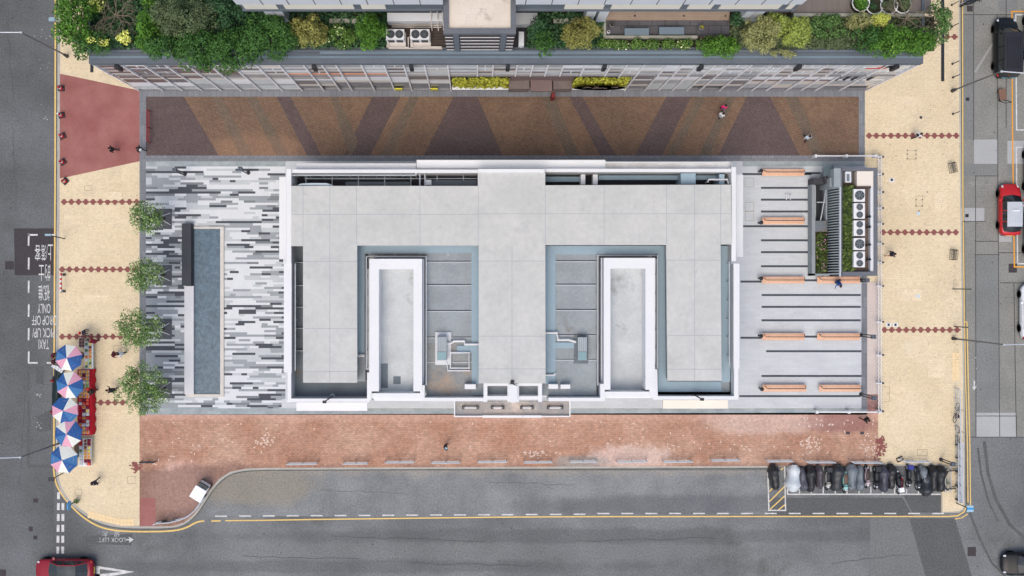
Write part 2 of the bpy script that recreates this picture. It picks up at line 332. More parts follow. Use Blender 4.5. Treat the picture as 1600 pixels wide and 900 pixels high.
# painted words and arrows
def text(body, px, py, wpx, hpx, rot, m, z=.022, name='road_lettering', parent=None):
    cu = bpy.data.curves.new('t', 'FONT'); cu.body = body; cu.align_x = 'CENTER'; cu.align_y = 'CENTER'; cu.resolution_u = 3
    cu.offset = .002
    ob = bpy.data.objects.new('t', cu); sc.collection.objects.link(ob); bpy.context.view_layer.update()
    dg = bpy.context.evaluated_depsgraph_get(); me = bpy.data.meshes.new_from_object(ob.evaluated_get(dg)); bpy.data.objects.remove(ob)
    xs = [v.co.x for v in me.vertices]; ys = [v.co.y for v in me.vertices]
    x0, x1, y0, y1 = min(xs), max(xs), min(ys), max(ys); cx, cy = W(px, py)
    R = Matrix.Rotation(rot, 3, 'Z')
    for v in me.vertices:
        q = R @ Vector(((v.co.x-(x0+x1)/2)/(x1-x0)*wpx/S, (v.co.y-(y0+y1)/2)/(y1-y0)*hpx/S, 0)); v.co = (q.x+cx, q.y+cy, z)
    me.materials.append(m); me.name = name
    o = bpy.data.objects.new(name, me); sc.collection.objects.link(o)
    if parent: o.parent = parent
    else: tag(o, kind='structure')
    return o
PI = math.pi
text('TAXI', 68.5, 538, 16, 15, PI, M_mark); text('PICK UP/', 68.3, 520, 35, 15, PI, M_mark); text('DROP OFF', 69, 500.5, 38, 15, PI, M_mark)
text('ONLY', 69, 482, 20, 15, PI, M_mark); text('祇准', 69, 457.5, 18, 25, PI, M_mark); text('的士', 69.5, 426, 18, 26, PI, M_mark)
text('上', 79, 394.5, 8, 25, PI, M_mark); text('/落', 69.5, 395, 10, 25, PI, M_mark); text('客', 59, 395, 9, 25, PI, M_mark)
M_markf = mat('worn_white_paint', (205,207,206), (150,152,153), scale=5, contrast=3, fine=.2, fscale=14)
text('LOOK LEFT', 175, 843.5, 42, 7, PI, M_markf); text('望', 183, 834.5, 9, 8, PI, M_markf); text('左', 164, 834.5, 9, 8, PI, M_markf)
a = MB(); a.poly([(197,842.3),(202,842.3),(201,838.5),(209,843),(202,848),(202,844.2),(197,844.2)], .022); a.poly([(1521.3,595),(1523.5,595),(1523.7,604),(1526,604),(1522.5,610),(1518.8,604.5),(1521,604.5)], .022)
struct('painted_arrow', a, M_mark)
a = MB()
for i in range(46):   # worn remains of old lettering
    bx, by = random.choice([(60,618),(61,667),(66,60),(68,100),(70,180),(1517,570),(1522,583)]); dx = random.gauss(0, 3.0 if bx < 65 else 6); dy = random.gauss(0, 3.2 if bx < 65 else 12)
    qx, qy = bx+dx, by+dy; sz = random.uniform(.5,1.1); a.sheet(qx-sz, qy-sz*.6, qx+sz, qy+sz*.6, .0225+i*.0001)
struct('worn_paint_flecks', a, M_markf)
a = MB(); zq = .0135      # tyre sweeps and healed cracks, slightly darker than the asphalt round them
for pts, wq in [([(1538,690),(1544,740),(1556,780),(1578,820),(1612,850)],5),([(1515,800),(1530,840),(1550,880),(1575,905)],3.5),([(1528,700),(1533,740),(1545,785),(1560,815)],3),([(1460,700),(1461,700)],.1)]: ribbon(a, pts, wq, zq); zq += .0004
struct('tyre_marks', a, mat('tyre_mark', (88,90,90), (98,100,101), scale=1, contrast=2, fine=.25, fscale=7))
a = MB(); rg = random.Random(9); zq = .0145
for x0, y0, x1, y1 in [(132,838,139,860),(20,200,26,330),(40,600,30,760),(520,838,760,846),(900,846,1120,840),(380,870,560,874),(1490,820,1500,880),(500,765,640,772),(760,752,900,758),(12,40,20,160),(1300,880,1420,866),(640,880,830,884)]:
    n = 12; pts = [(x0+(x1-x0)*k/n+rg.uniform(-1.5,1.5), y0+(y1-y0)*k/n+rg.uniform(-1.5,1.5)) for k in range(n+1)]; ribbon(a, pts, .55, zq); zq += .0004
struct('asphalt_cracks', a, plain('crack', (82,84,86), .9))
a = MB(); rg = random.Random(12)
for k in range(150):
    x_, y_ = (rg.uniform(2,78), rg.uniform(5,720)) if rg.random() < .5 else (rg.uniform(1505,1598), rg.uniform(10,890)) if rg.random() < .7 else (rg.uniform(230,1480), rg.uniform(815,898))
    rr = rg.uniform(.5,1.3); a.poly([(x_+rr*math.cos(t*.9)*rg.uniform(.6,1.2), y_+rr*math.sin(t*.9)*rg.uniform(.6,1.2)) for t in range(7)], .0165+k*.00002)
struct('oil_spots', a, plain('oil_spot', (66,67,69), .7))
a = MB(); a.poly([(1522,112),(1525,114),(1552,70),(1550,66)], .0165); struct('pale_scuff', a, mat('scuff', (165,166,164), (155,156,154), fine=.1))
# manhole covers, gully gratings
def cover_plate(a, b, c, d, m, zz=.024): q = MB(); q.pbox(a,b,c,d,zz,zz-.02); return struct('manhole_cover', q, m)
for a,b,c,d in [(1511,9,1520,18),(1512,855,1525,869),(0,890,9,900),(52,779,59,785),(45,823,51,830),(52,837,58,843)]: cover_plate(a,b,c,d,M_asphN)
cover_plate(1576,412,1589,426,M_asphN,.013)
for x, y_ in [(1512,155),(1511,337)]: cover_plate(x-2.6,y_-2.6,x+2.6,y_+2.6,M_black,.03)
# cream area insets on the pavement
ZP = .128
shape([(93.5,115),(218,141.5),(218,252),(93.5,279)], ZP, M_red, 'red_paving')
shape([(218,648),(1372,644.5),(1372,716),(1378,722),(1372,727.6),(1200,728),(420,731),(385,732),(360,737),(342,748.5),(326.5,767),(314.5,787),(302,804.5),(287.5,816.5),(269.5,822),(218,822.5)], ZP, M_pink, 'pink_brick_paving')
shape([(218,778),(243,778),(243,822),(218,822)], ZP+.004, M_red, 'red_brick_patch')
q = MB()
for i in range(260):     # pale replacement bricks
    c = random.choice([(245,732,13,9),(300,700,60,30),(1310,662,55,10),(1363,698,12,16),(415,690,10,12),(1270,695,16,18),(1262,692,10,8),(835,708,18,6),(1180,700,120,14),(970,690,180,25),(600,660,300,8)])
    x_, y_ = random.gauss(c[0], c[2]*.7), random.gauss(c[1], c[3]*.55)
    if 220 < x_ < 1370 and 650 < y_ < 726: hv = random.random() < .5; dx, dy = (1.6,.75) if hv else (.75,1.6); q.sheet(x_-dx,y_-dy,x_+dx,y_+dy, ZP+.009+i*.00002)
struct('pale_replacement_bricks', q, M_pale)
q = MB()
for i in range(150):
    c = random.choice([(1376,700,7,14),(1376,690,5,5),(211,730,6,6)]); x_, y_ = random.gauss(c[0],c[2]*.6), random.gauss(c[1],c[3]*.6)
    hv = random.random() < .5; dx, dy = (2,1) if hv else (1,2); q.sheet(x_-dx,y_-dy,x_+dx,y_+dy, ZP+.006+i*.00002)
struct('red_replacement_bricks', q, M_redt)
q = MB(); q.sheet(1358,640,1372,728,ZP+.004) if False else None
# brown street, granite edges
q = MB(); q.sheet(218,138,1351.5,151,ZP); q.sheet(218,151,228,243,ZP); q.sheet(1342,151,1351.5,243,ZP); q.sheet(218,243,1351.5,252,ZP); q.sheet(218,252,228,648,ZP)
struct('granite_border', q, M_gran)
b = MB(); b.sheet(228,151,1342,243,ZP); struct('brown_brick_street', b, M_brn)
b = MB(); z = ZP+.004
for P in [[(228,151),(287,151),(342,243),(228,243)],[(432,151),(454,151),(503,243),(480,243)],[(582,151),(626,151),(578,243),(538,243)],[(709,151),(746,151),(785,243),(662,243)],
          [(889,151),(910,151),(962,243),(938,243)],[(1041,151),(1080,151),(1034,243),(992,243)],[(1167,151),(1203,151),(1250,243),(1122,243)]]: b.poly(P, z)
struct('dark_brick_bands', b, M_brnd)
b = MB()
for P in [[(385,151),(400,151),(452,243),(432,243)],[(330,151),(345,151),(395,243),(375,243)],[(640,151),(655,151),(612,243),(594,243)],[(846,151),(866,151),(905,243),(885,243)],[(1088,151),(1103,151),(1056,243),(1042,243)],[(1226,151),(1246,151),(1290,243),(1270,243)],[(516,151),(528,151),(560,222),(549,243),(545,243)],[(1136,151),(1150,151),(1108,243),(1092,243)]]: b.poly(P, ZP+.0045)
struct('greyish_brick_bands', b, M_brng)
# west plaza, random granite strips
Mst = [mat('granite_strip_white', (217,220,222), (208,212,215), scale=1, fine=.05), mat('granite_strip_pale', (193,198,200), (183,189,192), scale=1, fine=.06),
       mat('granite_strip_grey', (157,163,166), (147,153,158), scale=1, fine=.08), mat('granite_strip_dark', (82,86,92), (74,78,85), scale=1, fine=.1), mat('granite_strip_mid', (126,131,134), None, fine=.08)]
b = MB(); y = 260.; row = 0
while y < 638:
    x = 228.; 
    while x < 458:
        L = random.choice([9,14,18,18,27,36,45]); x2 = min(x+L, 458)
        u = (x-228)/220; edge = max(0, .42-u)*1.3 if u < .42 else max(0, u-.6)*1.2
        if 260 < y < 300: edge = max(0, .55-u)*1.6
        patchy = .5+.5*math.sin(x*.02+y*.045)*math.cos(y*.031-x*.008)
        t = random.random()
        pd = .065+.4*edge*(.4+patchy); pg = .13+.3*edge+.12*patchy; pm = .03+.12*edge
        b.cur = 3 if t < pd else 4 if t < pd+pm else 2 if t < pd+pm+pg else 1 if t < pd+pm+pg+.22 else 0
        b.sheet(x, y, x2, min(y+3.55, 638), ZP+.001*(row % 2)+.0005); x = x2
    y += 3.55; row += 1
struct('striped_granite_paving', b, Mst)
b = MB(); b.sheet(228,252,1351,260,ZP); b.sheet(228,638,1355,648,ZP); struct('bluish_stone_band', b, M_stone_blue)
b = MB(); b.sheet(446,252,1160,624,ZP+.0035); b.sheet(440,624,1150,637.5,ZP+.004); struct('pale_stone_apron', b, M_pal)
b = MB(); b.sheet(1148,260,1355,637.5,ZP+.002)
struct('east_plaza_paving', b, M_pal)
b = MB(); b.sheet(1346,430,1355,640,ZP+.006); struct('granite_edge_strip', b, M_gran)
b = MB(); b.sheet(1355,440,1374,616,ZP+.002); struct('pinkish_stone_strip', b, mat('pinkish_stone', (212,198,190), (200,188,180), scale=.6, fine=.07, brick=(1.,2.2,.05,.85,.01)))
b = MB(); b.sheet(1355,616,1372,646,ZP+.006); struct('brick_corner', b, M_pinkd)
b = MB()
for a,c,y_ in [(1189,1268,293.5),(1189,1268,312),(1189,1268,330.5),(1160,1268,272),(1258,1282,270.5),(1160,1268,353.5),(1189,1268,375.5),(1189,1268,394),(1189,1268,416),(1157,1190,440),(1257,1277,438),
               (1190,1345,461),(1190,1345,479.5),(1190,1345,500.5),(1157,1190,527.8),(1257,1277,526),(1197,1346,548.8),(1190,1346,587.5),(1155,1345,619)]:
    b.sheet(a,y_-1.6,c,y_+1.6,ZP+.01)
struct('dark_paving_strips', b, M_strip)
# red hexagon chains in the cream paving
b = MB()
def chain(x0, x1, y_):
    n = max(1, round((x1-x0)/11.35)); 
    b.sheet(x0, y_-.8, x1, y_+.8, ZP+.003)
    for i in range(n):
        c = x0+4+i*11.35
        b.poly([(c-4.6,y_-1.6),(c-3,y_-1.8),(c-1.8,y_-4.5),(c+1.8,y_-4.5),(c+3,y_-1.8),(c+4.6,y_-1.6),(c+4.6,y_+1.6),(c+3,y_+1.8),(c+1.8,y_+4.5),(c-1.8,y_+4.5),(c-3,y_+1.8),(c-4.6,y_+1.6)], ZP+.006)
for a_ in [(96,216,315.5),(93,216,421),(93,200,526),(142,200,629),(1354,1497,212),(1376,1497,363),(1378,1502,515.5),(1476,1497,57.5)]: chain(*a_)
struct('red_hexagon_pavers', b, M_redt)
b = MB()
for i in range(13): 
    for j in range(2): b.sheet(137+i*5.6-.0, 799+j*5.6+min(i,9)*1.35, 142+i*5.6, 804+j*5.6+min(i,9)*1.35, ZP+.006)
for j in range(8): 
    for i in range(2): b.sheet(1488+i*5.6, 551+j*5.5, 1493+i*5.6, 555.8+j*5.5, ZP+.006)
struct('tactile_pavers', b, mat('tactile_yellow', (243,217,172), (236,208,160), scale=3, fine=.05))
b = MB(); b.sheet(1470.5,-200,1475.5,127,ZP+.01); b.sheet(141,97,146,113,ZP+.01); struct('drain_grating', b, M_black)
def frame_outline(a,b_,c,d,t=.5): 
    q.sheet(a,b_,c,b_+t,ZP+.007); q.sheet(a,d-t,c,d,ZP+.007); q.sheet(a,b_,a+t,d,ZP+.0075); q.sheet(c-t,b_,c,d,ZP+.0075)
q = MB()
for a_ in [(195,96,207,104),(132,290,144,298),(177,540,190,552),(1417,235,1432,249),(1431,306,1442,323),(1378,604,1390,628),(199,744,211,756),(1433,702,1449,712),(1164,278,1178,292),(1164,316,1178,330),(1164,330,1178,345),(117,764,128,774),(1352,205,1352,205)]: frame_outline(*a_)
struct('inspection_cover_frames', q, mat('cover_frame', (160,148,125), None))
q = MB()
for x,y_ in [(1439,183.5),(1393.5,281)]: q.sheet(x-2,y_-2,x+2,y_+2,ZP+.012)
for x,y_ in [(1388.5,507.5),(1399.3,507.5),(1325,676.5),(1347,676.5)]: q.sheet(x-(3 if y_>600 else 1.7),y_-2,x+(3 if y_>600 else 1.7),y_+2,ZP+.012)
for x,y_ in [(1418,235),(1431,235),(1418,241),(1431,241),(1418,248),(1431,248),(1431.5,312),(1441,312),(1431.5,321.5),(1441,321.5),(1436,329.5),(1449,300)]: q.sheet(x-.9,y_-.8,x+.9,y_+.8,ZP+.012)
struct('small_covers', q, M_dark)
q = MB(); rg = random.Random(21)
for k in range(420):
    if rg.random() < .35: x_, y_ = rg.uniform(95,216), rg.uniform(285,800)
    elif rg.random() < .8: x_, y_ = rg.uniform(1378,1500), rg.uniform(130,720)
    else: x_, y_ = rg.gauss(1493,3), rg.choice([260,398,470,540,440])+rg.gauss(0,14)
    if not (95 < x_ < 1499): continue
    a_, b_ = rg.uniform(.35,.9), rg.uniform(.35,.9); q.poly([(x_+a_*math.cos(t*1.05),y_+b_*math.sin(t*1.05)) for t in range(6)], ZP+.013+k*.00002)
struct('gum_spots', q, mat('gum_spot', (176,158,130), (150,132,108), scale=6, contrast=3, fine=.1))
q = MB()
for a,b_,c,d in [(1410,452,1440,470),(1460,300,1480,330),(100,335,130,352),(150,640,190,655),(1390,600,1416,622),(1450,560,1478,590),(1400,150,1440,168),(160,300,190,312),(130,460,170,472)]: q.sheet(a,b_,c,d,ZP+.0062)
struct('relaid_paver_patches', q, mat('cream_relaid', (226,206,170), (236,220,190), scale=.6, fine=.09, fscale=6, brick=(.3,.15,.06,.86), rough=.9))
q = MB()
for x,y_ in [(1388.5,507.5),(1399.3,507.5),(1393.5,281.5)]: q.sheet(x-4,y_-3.2,x+4,y_+3.2,ZP+.011)
struct('white_cover_surrounds', q, M_white)
# ------------------------------------------------ main white building
zS, zP, zG, zW, zA = 8.1, 7.6, 6.4, 4.8, 4.3
M_blue = mat('blue_grey_membrane', (150,172,185), (158,180,192), scale=.5, fine=.04, rough=.75)
M_gfl = mat('grey_roof_floor', (160,168,172), (146,153,157), scale=.5, contrast=1.4, fine=.09, fscale=6, c3=(128,124,118), s3=.3, t3=.66)
M_gflL = mat('stained_roof_floor', (152,156,156), (136,138,138), scale=.5, contrast=1.5, fine=.09, fscale=6, c3=(172,152,134), s3=.35, t3=.57)
M_gdk = mat('dark_roof_floor', (122,131,138), (108,116,122), scale=.4, contrast=1.5, fine=.07, c3=(128,118,108), s3=.4, t3=.63)
M_well = mat('courtyard_floor', (202,207,208), (184,189,191), scale=.6, contrast=1.4, fine=.07, fscale=6, c3=(150,152,150), s3=.25, t3=.64)
M_wdk = mat('window_dark', (52,55,62), None, rough=.25, spec=.5)
M_rust = mat('brown_wall', (96,72,62), (74,66,66), scale=.5, fine=.1)
M_porch = mat('porch_roof', (150,152,155), (170,160,152), scale=.5, contrast=1.5, fine=.09, c3=(205,190,178), s3=.25, t3=.6)
M_creamw = mat('cream_canopy', (236,228,216), (228,220,208), scale=.5, fine=.03)
M_ledge = mat('canopy_ledge', (222,225,229), (212,215,219), scale=.6, fine=.03)
M_ledged = mat('stained_ledge', (240,240,240), (206,202,196), scale=.35, contrast=2, fine=.05)
B = thing('white_public_building', 'large white low rise building with E shaped concrete roof in the centre of the square', 'building')
def bpart(name, m, boxes, parent=None):
    q = MB()
    for b in boxes: q.pbox(*b)
    return q.build(name, m, parent or B, split=True)
# walls under everything
bpart('wall', M_white, [(458,271,1142,620,zW,0)])
# roof decks between courtyards (upper level)
R6 = [(458,388,571,621), (571,384,667,396.5), (667,384,932,621), (932,384,1029,396.5), (1029,384,1142,621)]
q = MB(); q.cur = 0
for a,b_,c,d in [(475,384,571,596),(571,384,667,396.5),(667,384,932,618),(932,384,1029,396.5),(1029,384,1142,616)]: q.pbox(a,b_,c,d,zG,zW)
q.build('roof_deck', M_gfl, B)
q = MB(); q.pbox(457,384.5,475,622,zG-.6,zW+.01); q.pbox(475,596,576,622,zG-.6,zW+.01); q.pbox(571,572,577,596,zG-.6,zW+.01); q.build('side_roof_floor', M_gdk, B)
# membrane paths
q = MB()
for a,b_,c,d in [(556,384,569,556),(569,384,749,394.6),(737,394.6,749,600),(714,540,737,551),(851,384,868,600),(868,384,1042,397.2),(1028,397.2,1043,612),(868,535,905,544),(1043,596,1127,612),(1124,384,1141,597)]:
    q.pbox(a,b_,c,d,zG+.12,zG)
q.build('membrane_path', M_blue, B)
q = MB()     # grey plank roof: thin upstands
for y_ in (409.5,446,486.6,528,566): q.pbox(667,y_-.6,737,y_+.6,zG+.1,zG)
for y_ in (408.7,445.5,485,524.5,563): q.pbox(868,y_-.6,933,y_+.6,zG+.1,zG)
for y_ in (410,446,480,513,548): q.pbox(461.5,y_-.6,474,y_+.6,zG-.3,zG-.6)
for x_ in (578,617,656,700): q.pbox(x_-.6,394.8,x_+.6,400,zG+.1,zG)
q.build('roof_upstand', M_steel, B)
# joints dark lines beside the upstands
q = MB()
for y_ in (408,444.5,485,526.6): q.pbox(667,y_-.5,736,y_+.5,zG+.02,zG)
for y_ in (407.2,443.8,483.4,523): q.pbox(869,y_-.5,932,y_+.5,zG+.02,zG)
q.build('roof_joint', M_dark, B)
q = MB(); q.pbox(666,536,737,621,zG+.015,zG); q.build('stained_floor', M_gflL, B)
# E shaped concrete slab, with a recessed clerestory under it
def E(o): return [(455+o,290.5+o),(746.5+o,290.5+o),(746.5+o,269.5+o),(852-o,269.5+o),(852-o,289.5+o),(1142-o,288.5+o),(1143-o,382-o),(1126-o,382-o),(1127.5-o,595-o),(1043+o,595-o),(1041+o,382.8-o),(852-o,382.8-o),(852.5-o,599-o),(748+o,599-o),(748+o,383.7-o),(558-o,383.7-o),(558-o,598-o),(473.5+o,598-o),(473.5+o,384.5-o),(455+o,384.5-o)]
q = MB(); q.prism(E(0), zS-.3, zS); slab = q.build('roof_slab', M_concrete, B)
q = MB(); q.prism(E(2.2), zW, zS-.3)
q.build('clerestory', M_wdk, B)
q = MB()     # slab expansion joints
def J(a,b_,c,d): q.pbox(a,b_,c,d,zS+.004,zS-.01)
for x_, y0, y1 in [(473.6,291,335),(515.3,291,597.5),(557,291,383),(656,291,383),(747.3,290,383),(800,384,598.5),(852,290,382),(944,289,382),(1041.5,289,382),(1085.3,289,594),(1126,289,382)]: J(x_-.45,y0,x_+.45,y1)
for y_, x0, x1 in [(335,455,747),(334,747,1143),(408.6,474,558),(513.5,474,558),(580.6,474,558),(408,748,852),(525.3,748,852),(576.4,748,852),(406.6,1043,1127),(524.3,1043,1127),(577,1043,1127)]: J(x0,y_-.45,x1,y_+.45)
J(473.2,336,473.9,384) 
q.build('expansion_joint', M_joint, slab)
# parapets
def ring(name, rects, m, zt, zb): return bpart(name, m, [(a,b_,c,d,zt,zb) for a,b_,c,d in rects])
ring('parapet', [(455,264.8,747,270.2)], M_white, zP, 0); ring('parapet', [(747,264,851,269.4)], M_white, zS+.15, 0); ring('parapet', [(851,263.6,1143,268.8)], M_white, zP, 0)
ring('parapet', [(447.5,264,455,412)], M_white, zP+.2, 0); ring('parapet', [(1143,261,1150,408)], M_white, zP+.2, 0)
ring('parapet', [(443.5,412,455.5,582)], M_white, zP, 0); ring('parapet', [(449.5,582,455,628),(455,622.8,574,628)], M_white, zP-.1, 0)
ring('parapet', [(1146.2,412,1155.4,576)], M_white, zP, 0); ring('parapet', [(1147,576,1153.5,624.6),(1021,619,1147,624.6)], M_white, zP-.1, 0)
ring('parapet', [(663.5,621.5,757,627),(857,621.5,945,627)], M_white, zP-.1, 0)
bpart('inner_wall', M_rust, [(1029,612.5,1147,619,zG,zG-1.2),(1140,578,1146.5,612.5,zG,zG-1.2)])
# courtyard wells
for (o, i, name) in [((577,404.5,659.5,622),(592,420.8,646,611.5),'courtyard_parapet'),((943.5,403,1023.3,620),(953.8,419.7,1008.5,609),'courtyard_parapet')]:
    q = MB(); (a,b_,c,d), (e,f,g_,h) = o, i; zt = zP
    q.pbox(a,b_,c,f,zt,zW); q.pbox(a,f,e,h,zt,zW); q.pbox(g_,f,c,h,zt,zW); q.pbox(a,h+3,c,d,zt-.2,zW)
    cw = q.build(name, M_white, B)
    q = MB(); q.pbox(a,f,e,f+.01,zW,zW-.01) if False else None
    q.pbox(e-5,f-5,g_+5,h+5,5.85,zW); q.build('courtyard_floor', M_well, B)
    q = MB(); fx0, fx1 = (601,616) if e < 700 else (960,975); q.pbox(fx0-6,568,fx0+5,606,5.87,5.85) if e < 700 else None
    if e < 700: q.pbox(614.5,588,626,600,5.87,5.85); q.build('floor_patch', M_gdk, B)
ring('courtyard_shoulder', [(659.5,404.5,663,602),(573.8,420,577,578)], M_ledge, zP-1.2, zW)
ring('courtyard_shoulder', [(939,403,943.5,600),(1023.3,404,1026,578)], M_ledge, zP-1.2, zW)
# flared wing walls at the south ends
q = MB(); q.prism([(576,582),(580.5,582),(580.5,623),(576.5,629),(573.5,629),(573.5,582)], zG, zP-.09); q.prism([(582,622),(661,622),(665,626.5),(586,626.5)], zG, zP-.6)
q.prism([(938,600),(945,600),(945,627),(938,627)], zG, zP-.085); q.prism([(945,616),(1013,616),(1022,622),(945,622)], zG, zP-.6); q.prism([(1020.5,577),(1027,577),(1028,624.6),(1021,624.6),(1014,617)], zG, zP-.08); q.prism([(656.5,602),(663.5,602),(663.5,627),(656.5,627)], zG, zP-.075)
q.build('wing_wall', M_white, B, split=True)
# rails round the wells
q = MB()
def rail(pts, z, r=.03): q.tube([(*W(a,b_,z), z) for a,b_ in pts], r, 5)
for pts, px_, yr in (([(572.5,577.5),(572.5,400.7),(666,400.7),(666,602)],(572.5,666),range(402,577,29)), ([(934,602),(934,398.8),(1027.6,398.8),(1027.6,576)],(934,1027.6),range(400,576,29)),
                 ([(461.3,579.5),(461.3,412)],(461.3,),range(413,579,29)), ([(1139.5,571),(1139.5,410)],(1139.5,),range(411,571,29))):
    q = MB(); rail(pts, zG+1, .045); rail(pts, zG+.5, .03)
    for x_ in px_:
        for y_ in yr: X, Y = W(x_,y_,zG+1); q.tube([(X,Y,zW+.1),(X,Y,zG+1)], .03, 5)
    q.build('guard_rail', M_steel, B)
q = MB(); rail([(456,273.8),(650,273.8)], zP-.1, .05); rail([(650,273.8),(650,268)], zP-.1, .05)
for x_ in range(460,650,21): X, Y = W(x_,273.8,zP-.1); q.tube([(X,Y,zW),(X,Y,zP-.1)], .03, 5)
q.build('guard_rail', M_steel, B)
for x_ in (656, 664): q = MB(); rail([(x_,268),(x_,290)], zP-.8, .06); q.build('gutter_pipe', M_steel, B)
q = MB(); rail([(478,279),(745,279)], zP-1.6, .04)
for x_ in range(478,745,41): rail([(x_,273),(x_,291)], zP-1.6, .04)
q.build('gutter_pipe', M_steel, B)
# north gutter with its plant
q = MB(); q.pbox(456,268,748,292,zW+.2,zW+.01); q.pbox(851,268,1142,292,zW+.2,zW+.01); q.build('north_gutter', M_dark, B, split=True)
q = MB(); q.pbox(540,284,640,290,zW+1.2,zW+.2); q.pbox(475,276,620,281,zW+.5,zW+.2); q.pbox(664,281.5,745,290,zW+1.3,zW+.2); q.build('gutter_shelf', M_gdk, B, split=True)
q = MB(); q.pbox(852,276,907,284,zW+1.1,zW+.2); q.pbox(935,274,1124,281,zW+1.3,zW+.2); q.pbox(1064,270.5,1087,288,zP-.3,zW+.2); q.pbox(1124,272,1132,288,zP-.4,zW+.2); q.build('duct_cover', M_blue, B, split=True)
q = MB(); a0 = [(464,289.5),(470,286.8),(486,286),(510,286.2),(518,288.5),(520,290)]; q.prism(a0, zP-.5, zS-.32); q.build('arched_skylight', mat('skylight_glass',(205,222,228),None,rough=.2,fine=.02), B)
q = MB(); q.pbox(665,281,674,289,zP-.8,zP-1.4); q.build('vent_box', M_ledge, B)
zN = 6.7
# outer canopies (lower level)
bpart('canopy', M_white, [(463,256.3,650,264.6,zN,zN-.35),(651,251.5,946,263.5,zN+.3,zN-.35)])
bpart('canopy', M_ledged, [(946,254,1143,263.2,zN,zN-.35)])
bpart('canopy_edge', M_white, [(946,252.8,1144,254.4,zN+.25,zN),(1142,253,1144.2,262,zN+.25,zN),(651,249.8,946,251.5,zN+.4,zN-.3),(463,255.2,650,256.3,zN+.12,zN-.3)])
bpart('canopy', M_white, [(436.2,276.5,447.3,404.5,zA+1.2,zA+.6)]); bpart('canopy', M_white, [(1150.2,273,1161,401.5,zA+1.2,zA+.6)])
bpart('canopy', M_white, [(463,628.6,574,642,zA,zA-.3)]); bpart('canopy', M_creamw, [(1036,625.2,1137.5,638.5,zA,zA-.3)])
bpart('canopy', M_ledge, [(447.5,625,455,628.5,zA,zA-.3),(442.6,404.5,447.4,411.8,zA,zA-.3)])
# entrance porch
P_ = bpart('porch', M_porch, [(711,627.2,890,650,zA+.4,zA)])
bpart('porch_edge', M_white, [(709.5,626.8,711.2,651.5,zA+.7,zA-.1),(711.2,649.8,890,651.6,zA+.7,zA-.1),(889.6,626.8,891.4,651.5,zA+.7,zA-.1),(754,649.2,846.5,652.8,zA+.8,zA-.1)], P_)
q = MB(); 
for a,b_,c,d in [(755.5,597.5,847,603),(755.5,603,761.5,628),(841,603,847,628),(793,603,811,628),(761.5,619,793,624.5),(811,619,841,624.5)]: q.pbox(a,b_,c,d,zP+.1,zA)
q.build('entrance_parapet', M_white, B)
q = MB(); q.pbox(760,602,794,620,zG-.3,zA); q.pbox(810,602,842,620,zG-.3,zA); q.build('entrance_roof_floor', M_porch, B, split=True)
q = MB(); q.cur = 0
X0,Y0 = W(795,600.5,zP+.4); X1,Y1 = W(808.5,629.5,zP+.4); n = 10; pts = [(X0,Y0),(X1,Y0)]+[((X0+X1)/2+(X1-X0)/2*math.cos(-t*math.pi/n), Y1+.25-.25*math.sin(t*math.pi/n)) for t in range(n+1)]
q.prism(pts, zA+.4, zP+.4, px=False); q.build('entrance_pylon', M_white, B)
bpart('porch_column', M_white, [(712,648,715,650.5,zA,0.12),(886,648,889,650.5,zA,0.12),(758,648,761,650.5,zA,.12),(840,648,843,650.5,zA,.12)])
# windows round the ground floor (seen only from the side)
q = MB()
for x_ in range(470,700,16): q.pbox(x_,620,x_+11,624.9,3.3,1.0)
for x_ in range(905,1140,16): q.pbox(x_,612,x_+11,621.6,3.3,1.0)
q.build('ground_floor_window', M_wdk, B, split=True)
# uplighters on the porch, floodlight arms, pipes, air conditioners: things that stand on the building
def lights(x0, x1, y_, label):
    t = thing('linear_light', label, 'light', (*W((x0+x1)/2,y_,zA+.4),zA+.4), group='linear lights on the porch roof')
    m = MB(); z = zA+.62; a, b_ = W(x0,y_,z), W(x1,y_,z)
    m.tube([(*a,z),(*b_,z)], .05, 6).build('tube', M_white, t)
    m = MB(); m.tube([(a[0],a[1]+.18,z),(b_[0],b_[1]+.18,z)], .025, 5).build('conduit', M_rust, t)
    for p_ in (a, b_): MB().box(p_[0]-.1,p_[1]-.1,zA+.4,p_[0]+.1,p_[1]+.12,z+.04).build('bracket', M_black, t)
for i,(a,b_,s_) in enumerate([(724,746,'leftmost'),(769,786,'second from the left'),(815,832,'third from the left'),(857,878,'rightmost')]): lights(a,b_,637.3, f'white tube light on black brackets on the porch roof, {s_} of four')
for nm,(a,b_),(c,d) in [('left',(518,620),(507,628)),('right',(1081,615),(1097,624))]:
    t = thing('floodlight_arm', f'thin black floodlight arm leaning over the {nm} end of the south parapet', 'floodlight', (*W(a,b_,zG),zG-.6), group='floodlight arms on the south parapet')
    MB().tube([(*W(a,b_,zG),zG-.6),(*W(a,b_,zG),zP-.2),(*W(c,d,zP+1),zP+1)], .05, 6).build('arm', M_black, t)
    X,Y = W(c,d,zP+1); MB().box(X-.14,Y-.1,zP+.9,X+.14,Y+.1,zP+1.06).build('lamp_head', M_black, t); X,Y = W(a,b_,zG); MB().cyl(X,Y,zG-.6,zG-.5,.2).build('base_plate', M_steel, t)
t = thing('roof_antenna', 'small black antenna mast at the south end of the central roof slab', 'antenna', (*W(800.5,597,zS),zS))
X,Y = W(800.5,597,zS); MB().tube([(X,Y,zS),(X,Y,zS+1.2)], .04, 6).build('mast', M_black, t); MB().tube([(X-.12,Y,zS+1.2),(X+.3,Y-.15,zS+1.15)], .03, 5).build('crossbar', M_black, t); MB().cyl(X,Y,zS,zS+.12,.16).build('base', M_black, t)
